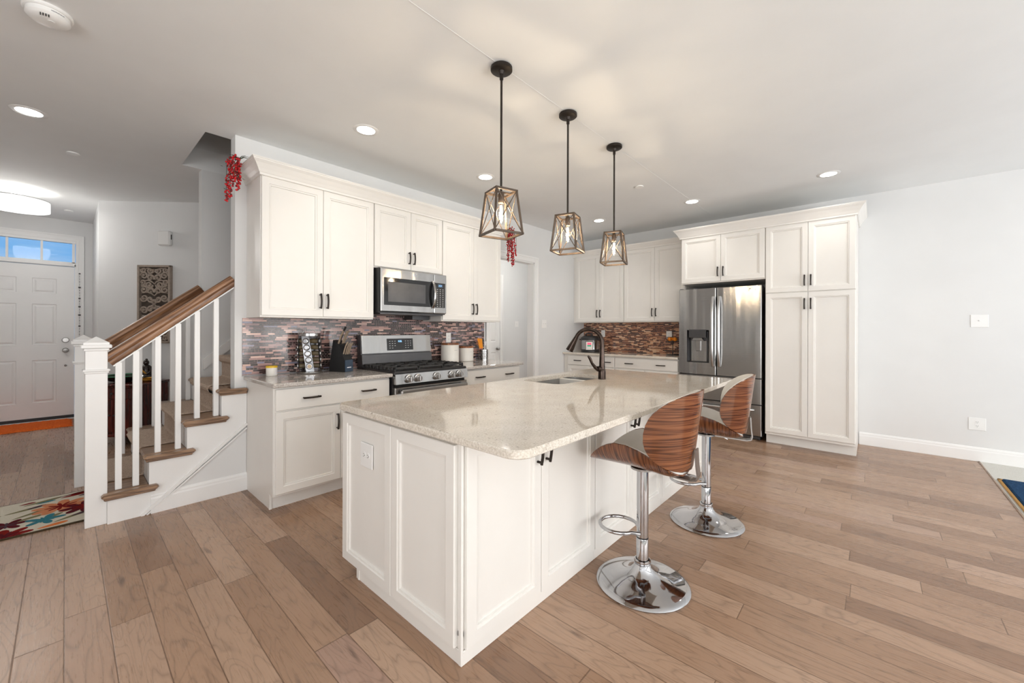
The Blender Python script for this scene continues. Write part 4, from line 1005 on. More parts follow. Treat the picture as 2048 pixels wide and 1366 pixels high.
# ------------------------------------------------------------------ bar stools
def make_stool():
    t = thing('bar_stool', '', 'stool', (0, 0, 0), 'bar stools')
    # facing +Y; base
    b = MB(); b.lathe([(0.228, 0.0), (0.231, 0.006), (0.226, 0.012), (0.205, 0.020), (0.150, 0.030), (0.095, 0.046), (0.060, 0.068), (0.044, 0.090), (0.038, 0.105), (0.034, 0.108)], (0, 0, 0), 64); b.build('base', 'chrome', t, 60)
    b = MB(); b.lathe([(0.040, 0.104), (0.042, 0.112), (0.040, 0.124), (0.034, 0.126), (0.033, 0.104)], (0, 0, 0), 40); b.build('collar_ring', 'chrome', t, 40)
    b = MB(); b.lathe([(0.0305, 0.10), (0.0305, 0.232), (0.0285, 0.236), (0.0285, 0.236)], (0, 0, 0), 32); b.build('lower_column', 'chrome', t, 40)
    b = MB(); b.lathe([(0.0298, 0.232), (0.0298, 0.240)], (0, 0, 0), 32); b.build('rubber_band', 'black', t)
    b = MB(); b.lathe([(0.029, 0.238), (0.029, 0.575), (0.027, 0.590), (0.027, 0.605)], (0, 0, 0), 32); b.build('gas_column', 'chrome', t, 40)
    # footrest loop toward the front
    b = MB(); pts = [(0.03, 0.0, 0.262)]
    for k in range(19):
        a = math.radians(-62 + 304 * k / 18); pts.append((0.098 * math.cos(a), 0.128 + 0.098 * math.sin(a), 0.262))
    pts.append((-0.03, 0.0, 0.262)); b.tube(pts, 0.0095, 12); b.build('footrest', 'chrome', t, 50)
    # seat: oval sheet bent into a trough (axis front-back)
    Rb = 0.200; W_ = 0.290; L0, L1 = -0.215, 0.245
    back_pt_ref = [None]
    def shell(r, bend, place, off):
        """r: outline param grid"""
        rows = []; n = 14; m = 40
        for j in range(n + 1):
            k = j / n; row = []
            for i in range(m):
                a = 2 * PI * i / m; ca, sa = math.cos(a), math.sin(a)
                p = 2.35 if place is back_pt_ref[0] else 2.7
                x = abs(ca) ** (2 / p) * math.copysign(1, ca); y = abs(sa) ** (2 / p) * math.copysign(1, sa)
                row.append(place(x * k, y * k, off))
            rows.append(row)
        return rows
    def seat_pt(s, v, off):
        y = 0.015 + v * 0.232
        w = W_ * (1.0 - 0.10 * (v - 0.1) ** 2)
        arc = s * w; th = arc / Rb; r = Rb - off
        x = r * math.sin(th); z = Rb - r * math.cos(th)
        tw = 0.0
        z0 = 0.602 + 0.006 * max(0, v) ** 2 - 0.016 * max(0, -v) + 0.050 * max(0, -v - .62) ** 2 * 3
        z *= (0.82 + 0.15 * min(v, .15) - .50 * max(0, v - .15) ** 2)
        return (x, y, z0 + z)
    def two(fn, wood_off, top_off, name, parent):
        b = MB(); rows = shell(None, None, fn, wood_off); b.grid(rows, True)
        rows2 = shell(None, None, fn, wood_off + 0.010); b.grid(rows2, True); b.grid([rows[-1], rows2[-1]], True)
        return b
    b = two(seat_pt, 0.0, 0.0, 'seat', t); seat = b.build('seat_shell', 'walnut_v', t, 50)
    b = MB(); r1 = shell(None, None, lambda s, v, o: seat_pt(s * .985, v * .985, o), 0.0102); b.grid(r1, True)
    r2 = shell(None, None, lambda s, v, o: seat_pt(s * .985, v * .985, o + 0.022 - 0.010 * max(abs(s), abs(v)) ** 6), 0.0102); b.grid(r2, True); b.grid([r1[-1], r2[-1]], True)
    b.build('seat_cushion', 'leather', t, 60)
    # backrest: oval sheet bent around the sitter (axis vertical)
    def back_pt(s, v, off):
        zc = 0.825 + v * 0.190
        w = 0.315 * (1.0 - 0.05 * v * v)
        Rk_ = 0.245; th = s * w / Rk_; r = Rk_ - off
        x = r * math.sin(th); y = -0.262 + (Rk_ - r * math.cos(th)) - (v * 0.190) * 0.13
        return (x, y, zc)
    back_pt_ref[0] = back_pt
    b = two(back_pt, 0.0, 0.0, 'back', t); b.build('backrest_shell', 'walnut', t, 50)
    f1 = lambda s, v, o: back_pt(s * .985, v * .985, o)
    back_pt_ref[0] = f1
    b = MB(); r1 = shell(None, None, f1, 0.0102); b.grid(r1, True)
    f2 = lambda s, v, o: back_pt(s * .985, v * .985, o + 0.020 - 0.009 * max(abs(s), abs(v)) ** 6)
    back_pt_ref[0] = f2
    r2 = shell(None, None, f2, 0.0102); b.grid(r2, True); b.grid([r1[-1], r2[-1]], True)
    b.build('backrest_cushion', 'leather', t, 60)
    # steel bracket under the seat and up the back
    b = MB(); pth = [(0, 0.02, 0.595), (0, -0.10, 0.590), (0, -0.235, 0.583), (0, -0.262, 0.590), (0, -0.268, 0.612), (0, -0.262, 0.660), (0, -0.258, 0.735)]
    for p0, p1 in zip(pth[:-1], pth[1:]): b.bar(p0, p1, 0.052, 0.007, (0, 0.4, 1) if abs(p1[2] - p0[2]) < .02 else (0, 1, 0))
    b.build('bracket', 'nickel', t)
    b = MB(); b.lathe([(0.06, 0.588), (0.06, 0.598), (0.03, 0.600)], (0, 0.0, 0), 24); b.build('swivel_plate', 'nickel', t, 40)
    b = MB(); b.tube([(-.02, -.03, .592), (.02, -.09, .582), (0.05, -0.125, .560)], 0.0045, 8); b.build('height_lever', 'chrome', t, 50)
    return t
s1 = make_stool(); s1['label'] = 'nearer walnut and cream bar stool with chrome pedestal, beside the middle of the island'
s2 = dup(s1, (2.925, 0.850, 0), math.radians(14), 'farther walnut and cream bar stool, standing nearer the refrigerator')
s1.location = (1.99, 0.885, 0); s1.rotation_euler = (0, 0, math.radians(4))

# ------------------------------------------------------------------ lights and ceiling fittings
def point_lamp(name, loc, power, color, r, parent=None):
    d = bpy.data.lights.new(name, 'POINT'); d.energy = power; d.color = color; d.shadow_soft_size = r
    o = bpy.data.objects.new(name, d); COL.objects.link(o); o.location = loc
    if parent is not None: o.parent = parent
    return o
def make_pendant():
    t = thing('pendant_light', '', 'light', (0, 0, 0), 'pendant lights over the island')
    zt, zb = 2.108 - ZC, 1.858 - ZC            # cage, measured below the ceiling
    b = MB(); b.lathe([(0.058, 0.0), (0.064, -0.006), (0.064, -0.022), (0.058, -0.027), (0.020, -0.028), (0.012, -0.045), (0.001, -0.046)], (0, 0, 0), 40); b.build('canopy', 'bronze', t, 40)
    b = MB(); b.cyl((0, 0, -0.04), (0, 0, zt), 0.0068, seg=12)
    b.lathe([(0.011, -.075), (0.011, -.05)], (0, 0, 0), 12); b.build('rod', 'bronze', t, 40)
    a, c = 0.066, 0.092; w = 0.012
    T = [(sx * a, sy * a, zt) for sx, sy in ((-1, -1), (1, -1), (1, 1), (-1, 1))]; B = [(sx * c, sy * c, zb) for sx, sy in ((-1, -1), (1, -1), (1, 1), (-1, 1))]
    b = MB()
    for i in range(4):
        b.bar(T[i], T[(i + 1) % 4], w, w); b.bar(B[i], B[(i + 1) % 4], w, w); b.bar(T[i], B[i], w, w, (T[i][0], T[i][1], 0))
    for p in T + B: b.box(p[0] - w / 2, p[0] + w / 2, p[1] - w / 2, p[1] + w / 2, p[2] - w / 2, p[2] + w / 2)
    b.bar((-a, 0, zt), (a, 0, zt), 0.020, 0.005); b.build('cage', 'cage', t)
    b = MB()
    for i in range(4):
        j = (i + 1) % 4; b.tube([T[i], B[j]], 0.0028, 6); b.tube([T[j], B[i]], 0.0028, 6)
        k = a / (a + c); P = Vector(T[i]).lerp(Vector(B[j]), k); b.ball(P, 0.0062, 8, 6)
    b.build('cross_rods', 'cage', t, 50)
    b = MB(); b.lathe([(0.010, zt), (0.018, zt - .012), (0.018, zt - .062), (0.015, zt - .066), (0.001, zt - .066)], (0, 0, 0), 20); b.build('socket', 'cage', t, 40)
    b = MB(); b.lathe([(0.012, zt - .064), (0.020, zt - .085), (0.0225, zt - .12), (0.019, zt - .165), (0.010, zt - .182), (0.001, zt - .185)], (0, 0, 0), 20); bl = b.build('bulb', 'glass', t, 60)
    b = MB()
    for k in range(4):
        x = 0.006 * math.cos(k * PI / 2); y = 0.006 * math.sin(k * PI / 2); b.tube([(x * .6, y * .6, zt - .08), (x, y, zt - .168)], 0.0034, 6)
    b.build('filament', 'filament', bl)
    l = point_lamp('bulb_light', (0, 0, zt - .12), 9.0, (1.0, 0.80, 0.56), 0.018, t)
    return t
p1 = make_pendant(); p1['label'] = 'black cage pendant hanging nearest the stairs end of the island'
dup(p1, (2.404, 1.633, ZC), math.radians(15), 'black cage pendant hanging in the middle of the three over the island')
dup(p1, (3.081, 1.627, ZC), math.radians(17), 'black cage pendant hanging nearest the refrigerator')
p1.location = (1.717, 1.636, ZC); p1.rotation_euler = (0, 0, math.radians(-17))

def make_downlight():
    t = thing('recessed_light', '', 'light', (0, 0, 0), 'recessed ceiling lights')
    b = MB(); b.lathe([(0.066, -.004), (0.090, -.004), (0.094, -.001), (0.094, 0.0)], (0, 0, 0), 40, cap=False); b.build('trim_ring', 'white', t, 40)
    b = MB(); b.lathe([(0.001, -.0035), (0.067, -.0035)], (0, 0, 0), 40, cap=False); b.build('lens', 'lamp_on', t)
    d = bpy.data.lights.new('downlight', 'SPOT'); d.energy = 11; d.color = (1.0, 0.95, 0.88); d.spot_size = math.radians(125); d.spot_blend = 0.8; d.shadow_soft_size = 0.06
    o = bpy.data.objects.new('downlight', d); COL.objects.link(o); o.parent = t; o.location = (0, 0, -0.02)
    return t
dls = [(1.561, 2.938, 'lit recessed ceiling light in front of the tall left wall cabinet'), (-0.175, 4.488, 'lit recessed ceiling light over the foyer side of the stairs'), (2.850, 2.936, 'lit recessed ceiling light in front of the cabinet by the doorway'), (5.053, 2.902, 'lit recessed ceiling light in front of the far corner cabinets'), (5.043, 1.636, 'lit recessed ceiling light in front of the refrigerator cabinet'), (5.045, 0.343, 'lit recessed ceiling light in front of the tall pantry cabinet')]
d0 = make_downlight()
for x, y, lab in dls[1:]: dup(d0, (x, y, ZC), 0, lab)
d0.location = (dls[0][0], dls[0][1], ZC); d0['label'] = dls[0][2]
# sprinkler covers
for x, y, lab in ((0.044, 5.258, 'round white sprinkler cover on the ceiling before the stairwell opening'), (4.141, 1.887, 'round white sprinkler cover on the ceiling beyond the pendants'), (0.028, 7.871, 'round white sprinkler cover on the ceiling near the front door')):
    b = MB(); b.lathe([(0.040, 0), (0.040, -.006), (0.044, -.007), (0.043, -.010), (0.001, -.011)], (x, y, ZC), 28); tag(b.build('sprinkler_cover', 'white', None, 40), lab, 'sprinkler', 'sprinkler covers')
# smoke detector
sx, sy = -0.058, 3.005
t = thing('smoke_detector', 'round white smoke detector on the ceiling in the top corner', 'smoke detector', (sx, sy, ZC))
b = MB(); b.lathe([(0.085, 0), (0.086, -.010), (0.082, -.014)], (sx, sy, ZC), 40); b.build('base_plate', 'white', t, 40)
b = MB(); b.lathe([(0.074, -.012), (0.076, -.034), (0.070, -.040), (0.060, -.048), (0.035, -.052), (0.001, -.053)], (sx, sy, ZC), 40); b.build('housing', 'white', t, 40)
b = MB()
for a in (246, 255, 264, 273): 
    r = math.radians(a); b.box(sx + .058 * math.cos(r) - .0018, sx + .058 * math.cos(r) + .0018, sy + .058 * math.sin(r) - .008, sy + .058 * math.sin(r) + .008, ZC - .0505, ZC - .045)
b.build('vents', 'black', t)
b = MB(); b.lathe([(0.012, -.0525), (0.012, -.055), (0.001, -.0555)], (sx + .01, sy - .02, ZC), 16); b.build('test_button', 'white', t, 40)
b = MB()
for i in range(5):
    a = math.radians(282 + i * 7); b.box(sx + .0755 * math.cos(a) - .005, sx + .0755 * math.cos(a) + .005, sy + .0755 * math.sin(a) - .001, sy + .0755 * math.sin(a) + .001, ZC - .026, ZC - .022)
b.build('printed_text', 'grey', t)
# foyer semi-flush light
lx, ly = -0.363, 7.067
t = thing('semi_flush_light', 'white drum semi-flush ceiling light glowing in the foyer', 'light', (lx, ly, ZC))
b = MB(); b.lathe([(0.075, 0), (0.075, -.012), (0.060, -.016), (0.001, -.016)], (lx, ly, ZC), 32); b.build('canopy', 'white', t, 40)
b = MB()
for k in range(4):
    a = k * PI / 2 + .4; c, s_ = math.cos(a), math.sin(a)
    b.tube([(lx + .02 * c, ly + .02 * s_, ZC - .012), (lx + .035 * c, ly + .035 * s_, ZC - .06), (lx + .09 * c, ly + .09 * s_, ZC - .115), (lx + .235 * c, ly + .235 * s_, ZC - .118)], 0.006, 8)
b.build('arms', 'white', t, 50)
b = MB(); b.lathe([(0.245, ZC - .118), (0.250, ZC - .118), (0.250, ZC - .225), (0.243, ZC - .228), (0.001, ZC - .234)], (lx, ly, 0), 56, cap=False); b.build('drum_shade', 'shade_on', t, 40)
b = MB(); b.lathe([(0.2505, ZC - .114), (0.2525, ZC - .114), (0.2525, ZC - .119), (0.2505, ZC - .119)], (lx, ly, 0), 56, cap=False); b.build('shade_rim', 'grey', t)
b = MB(); b.lathe([(0.022, ZC - .233), (0.018, ZC - .240), (0.006, ZC - .243), (0.004, ZC - .252), (0.001, ZC - .253)], (lx, ly, 0), 20); b.build('finial', 'nickel', t, 40)
point_lamp('drum_light', (lx, ly, ZC - .17), 0.4, (1.0, 0.97, 0.93), 0.03, None)
point_lamp('drum_light_low', (lx, ly, ZC - .30), 17, (1.0, 0.97, 0.93), 0.20, None)

# unseen fitting and lamp added to brighten the hall beyond the doorway
hx, hy = 5.0, 4.65
t = thing('hall_fill_fitting', 'unseen ceiling fitting added to brighten the small hall beyond the doorway', 'light', (hx, hy, ZC))
b = MB(); b.lathe([(0.15, 0), (0.15, -.02), (0.14, -.022)], (hx, hy, ZC), 32); b.build('rim', 'white', t, 40)
b = MB(); b.lathe([(0.14, -.02), (0.12, -.05), (0.001, -.065)], (hx, hy, ZC), 32, cap=False); b.build('diffuser', 'shade_on', t, 40)
point_lamp('hall_fill_lamp', (hx, hy, ZC - .16), 26, (1.0, 0.96, 0.9), 0.12, None)  # added fill lamp that lights the hall

# ------------------------------------------------------------------ plates on walls
def outlet(label, F, u, z, kind, tall=True, w=0.072, h=0.116):
    t = thing('wall_outlet' if kind == 'outlet' else 'light_switch', label, 'outlet' if kind == 'outlet' else 'switch', tuple((F @ Vector((u, 0, z)))))
    b = MB(F); b.box(u - w / 2, u + w / 2, 0, .006, z - h / 2, z + h / 2, .003); b.build('plate', 'white', t)
    if kind == 'outlet':
        for s in (-1, 1):
            c = (u, z + s * .0195) if tall else (u + s * .0195, z)
            b = MB(F); b.lathe([(0.0165, .005), (0.0165, .008), (0.001, .0085)], (c[0], 0, c[1]), 20, RyN); r = b.build('receptacle', 'white', t, 40)
            b = MB(F)
            for du in (-.006, .006):
                if tall: b.box(c[0] + du - .0012, c[0] + du + .0012, .0083, .009, c[1] - .001, c[1] + .007)
                else: b.box(c[0] - .001, c[0] + .007, .0083, .009, c[1] + du - .0012, c[1] + du + .0012)
            b.ball((c[0], .0083, c[1] - .008) if tall else (c[0] - .008, .0083, c[1]), .0024, 6, 4); b.build('slots', 'black', r)
    else:
        n = kind
        for k in range(n):
            uu = u + (k - (n - 1) / 2) * .046
            b = MB(F); b.box(uu - .0055, uu + .0055, .005, .018, z - .003, z + .010, .002); b.build('toggle', 'white', t)
    return t
outlet('white duplex outlet low on the blank right wall', F_R, -0.761, 0.369, 'outlet', w=.118, h=.125)
outlet('single white light switch alone on the blank right wall', F_R, -0.775, 1.398, 1, w=.12, h=.125)
outlet('double white light switch between the doorway and the corner cabinets', F_S, 4.944, 1.386, 2, w=.118, h=.125)
outlet('white light switch seen through the doorway in the hall', F_H, 5.98 + .22, 1.41, 1, w=.118, h=.12)
outlet('white outlet on the rose mosaic above the canisters', frame((0, YS - .010, 0), (1, 0, 0), (0, -1, 0)), 3.062, 1.200, 'outlet')
FT = frame((XR - .010, 0, 0), (0, 1, 0), (-1, 0, 0))
outlet('white outlet on the copper mosaic behind the faucet and pressure cooker', FT, 3.410, 1.235, 'outlet')
outlet('white outlet on the copper mosaic next to the wire fruit basket', FT, 2.300, 1.225, 'outlet', w=.085)
outlet('white sideways outlet on the panelled end of the island', frame((1.018, 0, 0), (0, 1, 0), (-1, 0, 0)), 1.893, 0.665, 'outlet', tall=False, w=.118, h=.122)

# ------------------------------------------------------------------ foyer things
# door chime box
t = thing('door_chime', 'white door chime box high on the diagonal foyer wall', 'door chime', tuple(FD @ Vector((0.80, 0, 2.39))))
b = MB(FD); b.box(0.722, 0.862, 0, .060, 2.305, 2.480, .012); b.build('cover', 'white', t)
b = MB(FD); b.box(0.8615, 0.8635, .020, .034, 2.380, 2.440); b.build('sound_slot', 'black', t)
# carved wall panel
t = thing('carved_wall_panel', 'taupe carved wooden scrollwork panel hung on the diagonal foyer wall', 'wall art', tuple(FD @ Vector((0.67, 0, 1.6))))
U0, U1, Z0, Z1 = 0.478, 0.862, 1.120, 2.066
b = MB(FD); fw_ = 0.026
b.box(U0, U1, 0, .046, Z0, Z0 + fw_, .004); b.box(U0, U1, 0, .046, Z1 - fw_, Z1, .004); b.box(U0, U0 + fw_, 0, .046, Z0, Z1, .004); b.box(U1 - fw_, U1, 0, .046, Z0, Z1, .004)
b.build('frame', 'carved', t)
b = MB(FD); b.box(U0 + .01, U1 - .01, 0, .008, Z0 + .01, Z1 - .01); b.build('backing', 'carved_dark', t)
b = MB(FD)
def scroll(cu, cz, r, a0, turn, sgn, w):
    pts = []; n = 20
    for k in range(n + 1):
        q = k / n; rr = r * (1 - .80 * q); a = math.radians(a0) + sgn * turn * q * 2 * PI
        pts.append((cu + rr * math.cos(a), .026 + .006 * q, cz + rr * math.sin(a)))
    b.tube(pts, [w * (1 - .35 * k / n) for k in range(n + 1)], 6)
    b.ball((cu, .031, cz), r * .20, 8, 5)
uc = (U0 + U1) / 2; zc = (Z0 + Z1) / 2
for sv in (-1, 1):
    for du, dz, r, a0, tn, sg in ((.045, .06, .040, 180, 1.3, 1), (.118, .075, .046, 0, 1.4, -1), (.045, .155, .040, 200, 1.2, -1), (.122, .175, .046, 60, 1.4, 1), (.060, .235, .044, 180, 1.4, 1), (.135, .265, .036, 300, 1.3, -1), (.045, .320, .042, 210, 1.3, -1), (.118, .345, .046, 0, 1.4, 1), (.050, .405, .038, 150, 1.3, 1), (.128, .415, .036, 20, 1.3, -1)):
        for su in (-1, 1):
            scroll(uc + su * du, zc + sv * dz, r, (a0 if su > 0 else 180 - a0) * (1 if sv > 0 else -1), tn, sg * su * sv, 0.0125)
    for k in range(6):
        zz = zc + sv * (.03 + .072 * k)
        for su in (-1, 1):
            b.tube([(uc, .026, zz), (uc + su * .03, .032, zz + sv * .028), (uc + su * .075, .026, zz + sv * .045), (uc + su * .158, .024, zz + sv * .03)], [.006, .010, .009, .004], 6)
for k in range(4):
    a = k * PI / 2 + PI / 4; b.tube([(uc, .030, zc), (uc + .03 * math.cos(a), .034, zc + .03 * math.sin(a)), (uc + .06 * math.cos(a), .028, zc + .06 * math.sin(a))], [.006, .014, .002], 6)
b.ball((uc, .036, zc), .010, 8, 5); b.build('scrollwork', 'carved', t, 50)
# night stand
FN = frame(tuple(FD @ Vector((0.315, 0, 0))), (0.70711, -0.70711, 0), (-0.70711, -0.70711, 0))
t = thing('side_cabinet', 'small dark red wooden side cabinet against the diagonal foyer wall', 'cabinet', tuple(FN @ Vector((.25, .2, 0))))
b = MB(FN); b.box(0.02, 0.52, .03, .46, 0.10, 0.66, .006); b.box(0.0, 0.54, .02, .48, 0.10, 0.13, .006); b.build('body', 'mahogany', t)
b = MB(FN); b.box(-.02, 0.56, .015, .50, 0.66, 0.685, .010); b.build('top', 'mahogany', t)
b = MB(FN); b.box(0.06, 0.48, .46, .474, 0.52, 0.64, .004); d_ = b.build('drawer', 'mahogany', t)
b = MB(FN); b.ball((.27, .485, .58), .012, 10, 6); b.build('knob', 'iron', d_, 60)
for u0, u1, k in ((.06, .266, .245), (.274, .48, .295)):
    b = MB(FN); b.box(u0, u1, .46, .470, 0.15, 0.51, .004); raised_panel(b, u0 + .03, u1 - .03, .19, .47, .4705); d_ = b.build('door', 'mahogany', t)
    b = MB(FN); b.ball((k, .482, .34), .010, 10, 6); b.build('knob', 'iron', d_, 60)
b = MB(FN)
for u in (.05, .49):
    for n in (.07, .43): b.lathe([(.022, 0), (.030, .03), (.022, .10)], (u, n, 0), 14)
b.build('feet', 'mahogany', t, 40)
# bowl
t = thing('low_bowl', 'dark low bowl with green rim on the red side cabinet', 'bowl', tuple(FN @ Vector((.20, .26, .685))))
b = MB(FN); b.lathe([(.06, .686), (.12, .70), (.185, .745), (.19, .752), (.178, .748), (.11, .708), (.001, .700)], (.20, .26, 0), 36); b.build('bowl_body', 'darkbowl', t, 40)
b = MB(FN); b.lathe([(.182, .748), (.192, .756), (.186, .764), (.178, .752)], (.20, .26, 0), 36, cap=False); b.build('rim', 'jade', t, 40)
t = thing('seated_figurine', 'small dark seated figurine in a golden robe on the red side cabinet', 'figurine', tuple(FN @ Vector((.385, .30, .685))))
cx, cn = .405, .20
b = MB(FN); b.lathe([(.085, .686), (.095, .70), (.080, .715), (.001, .716)], (cx, cn, 0), 24); b.build('plinth', 'gold', t, 40)
b = MB(FN)
b.lathe([(.060, .715), (.078, .735), (.060, .765), (.045, .81), (.050, .845), (.030, .868), (.017, .876)], (cx, cn, 0), 20)
b.tube([(cx - .075, cn + .02, .738), (cx - .02, cn + .055, .735), (cx + .03, cn + .05, .742)], [.024, .026, .02], 8); b.tube([(cx + .075, cn + .02, .738), (cx + .02, cn + .06, .74), (cx - .03, cn + .05, .742)], [.024, .026, .02], 8)
b.tube([(cx - .048, cn, .85), (cx - .066, cn + .02, .80), (cx - .03, cn + .05, .765)], [.018, .015, .012], 8); b.tube([(cx + .048, cn, .85), (cx + .066, cn + .02, .80), (cx + .03, cn + .05, .765)], [.018, .015, .012], 8)
b.ball((cx, cn + .004, .900), .030, 14, 10, (.9, 1, 1.15)); b.ball((cx, cn, .934), .013, 10, 6); b.build('figure', 'darkbowl', t, 60)
b = MB(FN); b.tube([(cx - .045, cn + .02, .85), (cx - .01, cn + .052, .81), (cx + .04, cn + .05, .77)], [.012, .016, .012], 8, flat=.6); b.tube([(cx - .085, cn + .03, .728), (cx, cn + .085, .724), (cx + .085, cn + .03, .728)], [.012, .016, .012], 8); b.build('robe', 'gold', t, 60)
t = thing('glass_dish', 'shallow clear glass dish at the right side of the red side cabinet top', 'dish', tuple(FN @ Vector((.50, .34, .685))))
b = MB(FN); b.lathe([(.020, .686), (.014, .70), (.05, .745), (.075, .765), (.072, .765), (.048, .75), (.001, .71)], (.475, .40, 0), 28); b.build('dish_body', 'jarglass', t, 40)
# orange mat at the front door
b = MB(); nx, ny = 40, 14; rows = []
for j in range(ny + 1):
    row = []
    for i in range(nx + 1):
        x = -1.02 + 1.09 * i / nx; y = 7.905 + .625 * j / ny
        e = min(i, nx - i, j * 1.5, (ny - j) * 1.5); row.append((x + (.012 * math.sin(j * 2.1) if i == nx else 0), y + .01 * math.sin(i * .9) * (1 if j in (0, ny) else 0), 0.002 + .020 * min(1, e / 1.5) + random.uniform(-.003, .003) * (e > 0)))
    rows.append(row)
b.grid(rows); tag(b.build('door_mat', 'orange', None, 80), 'fluffy orange mat lying at the foot of the front door', 'mat')
# floral rug
rx0, rx1, ry0, ry1 = -1.10, 0.125, 3.955, 4.68
b = MB(); b.box(rx0, rx1, ry0, ry1, 0.0, 0.010, .004)
def blob(pts, mi, z=0.0112):
    b.mi = mi; n = len(pts); b.add([(x, y, z) for x, y in pts], [list(range(n))]); b.mi = 0
def clipped(x, y): return (min(max(x, rx0 + .006), rx1 - .006), min(max(y, ry0 + .006), ry1 - .006))
def petal(cx, cy, a, L, w, mi, z):
    p = []
    for k in range(14):
        t = 2 * PI * k / 14; u = L * .5 * (1 + math.cos(t)); v = w * math.sin(t) * (.5 + .5 * u / L)
        p.append(clipped(cx + u * math.cos(a) - v * math.sin(a), cy + u * math.sin(a) + v * math.cos(a)))
    blob(p, mi, z)
mats = ['rugcream', 'rug_red', 'rug_wine', 'rug_peach', 'rug_teal', 'rug_olive', 'rug_plum', 'rug_orange', 'rug_edge']
rs = random.Random(5)
def flower(cx, cy, r, n, m1, m2, z):
    for k in range(n): petal(cx, cy, 2 * PI * k / n + rs.uniform(-.1, .1), r, r * .26, m1, z + k * .00002)
    for k in range(n): petal(cx, cy, 2 * PI * (k + .5) / n, r * .55, r * .09, m2, z + .0005)
z = 0.0104
for lx0, ly0, a, L in ((-.24, 4.30, .5, .26), (-.26, 4.22, .35, .2), (-.28, 4.44, .25, .2), (-.05, 4.05, .5, .24), (-.16, 4.10, .7, .20), (-.2, 4.56, .3, .2), (-.55, 4.3, .5, .3), (-.75, 4.1, .9, .3), (-.7, 4.5, .2, .3), (-.95, 4.25, .5, .3)):
    petal(lx0, ly0, a, L, .026, 5, z)
flower(-.015, 4.375, .15, 9, 3, 1, z + .0004); flower(.10, 4.26, .13, 8, 2, 1, z + .0008); flower(-.09, 4.155, .10, 5, 4, 4, z + .0006)
flower(-.255, 4.20, .10, 6, 2, 6, z + .0005); flower(-.25, 4.0, .12, 8, 1, 2, z + .0005); flower(-.50, 4.42, .16, 9, 3, 1, z + .0005); flower(-.62, 4.15, .14, 8, 1, 2, z + .0006); flower(-.9, 4.45, .15, 8, 4, 6, z + .0005)
for x, y, a, L, w, mi in ((-.02, 4.58, .2, .16, .03, 1), (.03, 4.62, .2, .08, .03, 1), (-.14, 4.55, .2, .10, .02, 4), (.07, 4.55, .1, .06, .02, 6), (-.18, 4.47, .3, .10, .022, 6), (-.06, 4.60, .3, .2, .012, 2), (-.12, 3.99, .2, .14, .03, 7), (.03, 4.10, .4, .09, .02, 6), (.08, 4.12, .3, .07, .018, 5), (.02, 4.18, .5, .1, .018, 7), (-.22, 4.60, .2, .08, .02, 1)):
    petal(x, y, a, L, w, mi, z + .0003)
b.mi = 8
for x0, x1, y0, y1 in ((rx0 - .004, rx1 + .004, ry0 - .004, ry0 + .008), (rx0 - .004, rx1 + .004, ry1 - .008, ry1 + .004), (rx1 - .006, rx1 + .004, ry0, ry1)): b.box(x0, x1, y0, y1, 0, .0106, .003)
o = tag(b.build('floral_rug', mats), 'cream rug with red, peach and teal flowers beside the near newel post', 'rug')
# blue shag rug on the carpet
b = MB(); b.box(2.6, 5.405, -3.4, -0.815, .002, .030, .010); o = b.build('pile', 'bluerug')
t = thing('shag_rug', 'navy blue shag rug with a gold bound edge lying on the pale carpet', 'rug', (4, -2, 0)); 
o.parent = t; o.location = (-4, 2, 0)
b = MB(); b.box(5.405, 5.440, -3.4, -0.795, .002, .018, .004); b.box(2.6, 5.440, -0.815, -0.795, .002, .018, .004); b.build('binding', 'goldedge', t)

# ------------------------------------------------------------------ worktop things
ZT = ZQ + .0005
# tub with yellow lid
x, y = 1.135, 3.675
t = thing('lidded_tub', 'small white tub with a yellow lid at the stairs end of the worktop', 'tub', (x, y, ZT))
b = MB(); b.lathe([(.038, ZT), (.041, ZT + .004), (.041, ZT + .070), (.038, ZT + .072)], (x, y, 0), 28); b.build('tub_body', 'ceramic', t, 40)
b = MB(); b.lathe([(.0425, ZT + .066), (.043, ZT + .078), (.040, ZT + .081), (.001, ZT + .081)], (x, y, 0), 28); b.build('lid', 'yellow', t, 40)
b = MB(); rows = [[(x + .0416 * math.cos(a), y + .0416 * math.sin(a), z_) for a in [math.radians(-75 + 110 * k / 10) for k in range(11)]] for z_ in (ZT + .010, ZT + .060)]; b.grid(rows); b.build('label', 'paper', t)
# spice carousel
x, y = 1.425, 3.655
t = thing('spice_carousel', 'revolving stainless spice rack full of jars left of the knife block', 'spice rack', (x, y, ZT))
b = MB(); b.lathe([(.098, ZT), (.100, ZT + .003), (.100, ZT + .016), (.094, ZT + .019), (.001, ZT + .019)], (x, y, 0), 40); b.build('base', 'steel', t, 40)
b = MB(); b.lathe([(.085, ZT + .322), (.088, ZT + .324), (.088, ZT + .345), (.085, ZT + .347), (.001, ZT + .347)], (x, y, 0), 40); b.build('top_plate', 'steel', t, 40)
b = MB(); pts = [(x + .058 * math.cos(PI * k / 12), y, ZT + .345 + .034 * math.sin(PI * k / 12)) for k in range(13)]; b.tube(pts, .0032, 8); b.build('handle', 'steel', t, 50)
b = MB(); b.cyl((x, y, ZT + .018), (x, y, ZT + .324), .012); b.build('spindle', 'steel_dark', t, 40)
A0 = math.radians(-122)      # direction of the front column (toward the camera)
def strip_ang(c, k): return A0 + c * PI / 2 + math.radians(24) * (0.5 - k) * -1 if False else A0 + c * PI / 2 + math.radians(-15 + 30 * (1 - k))
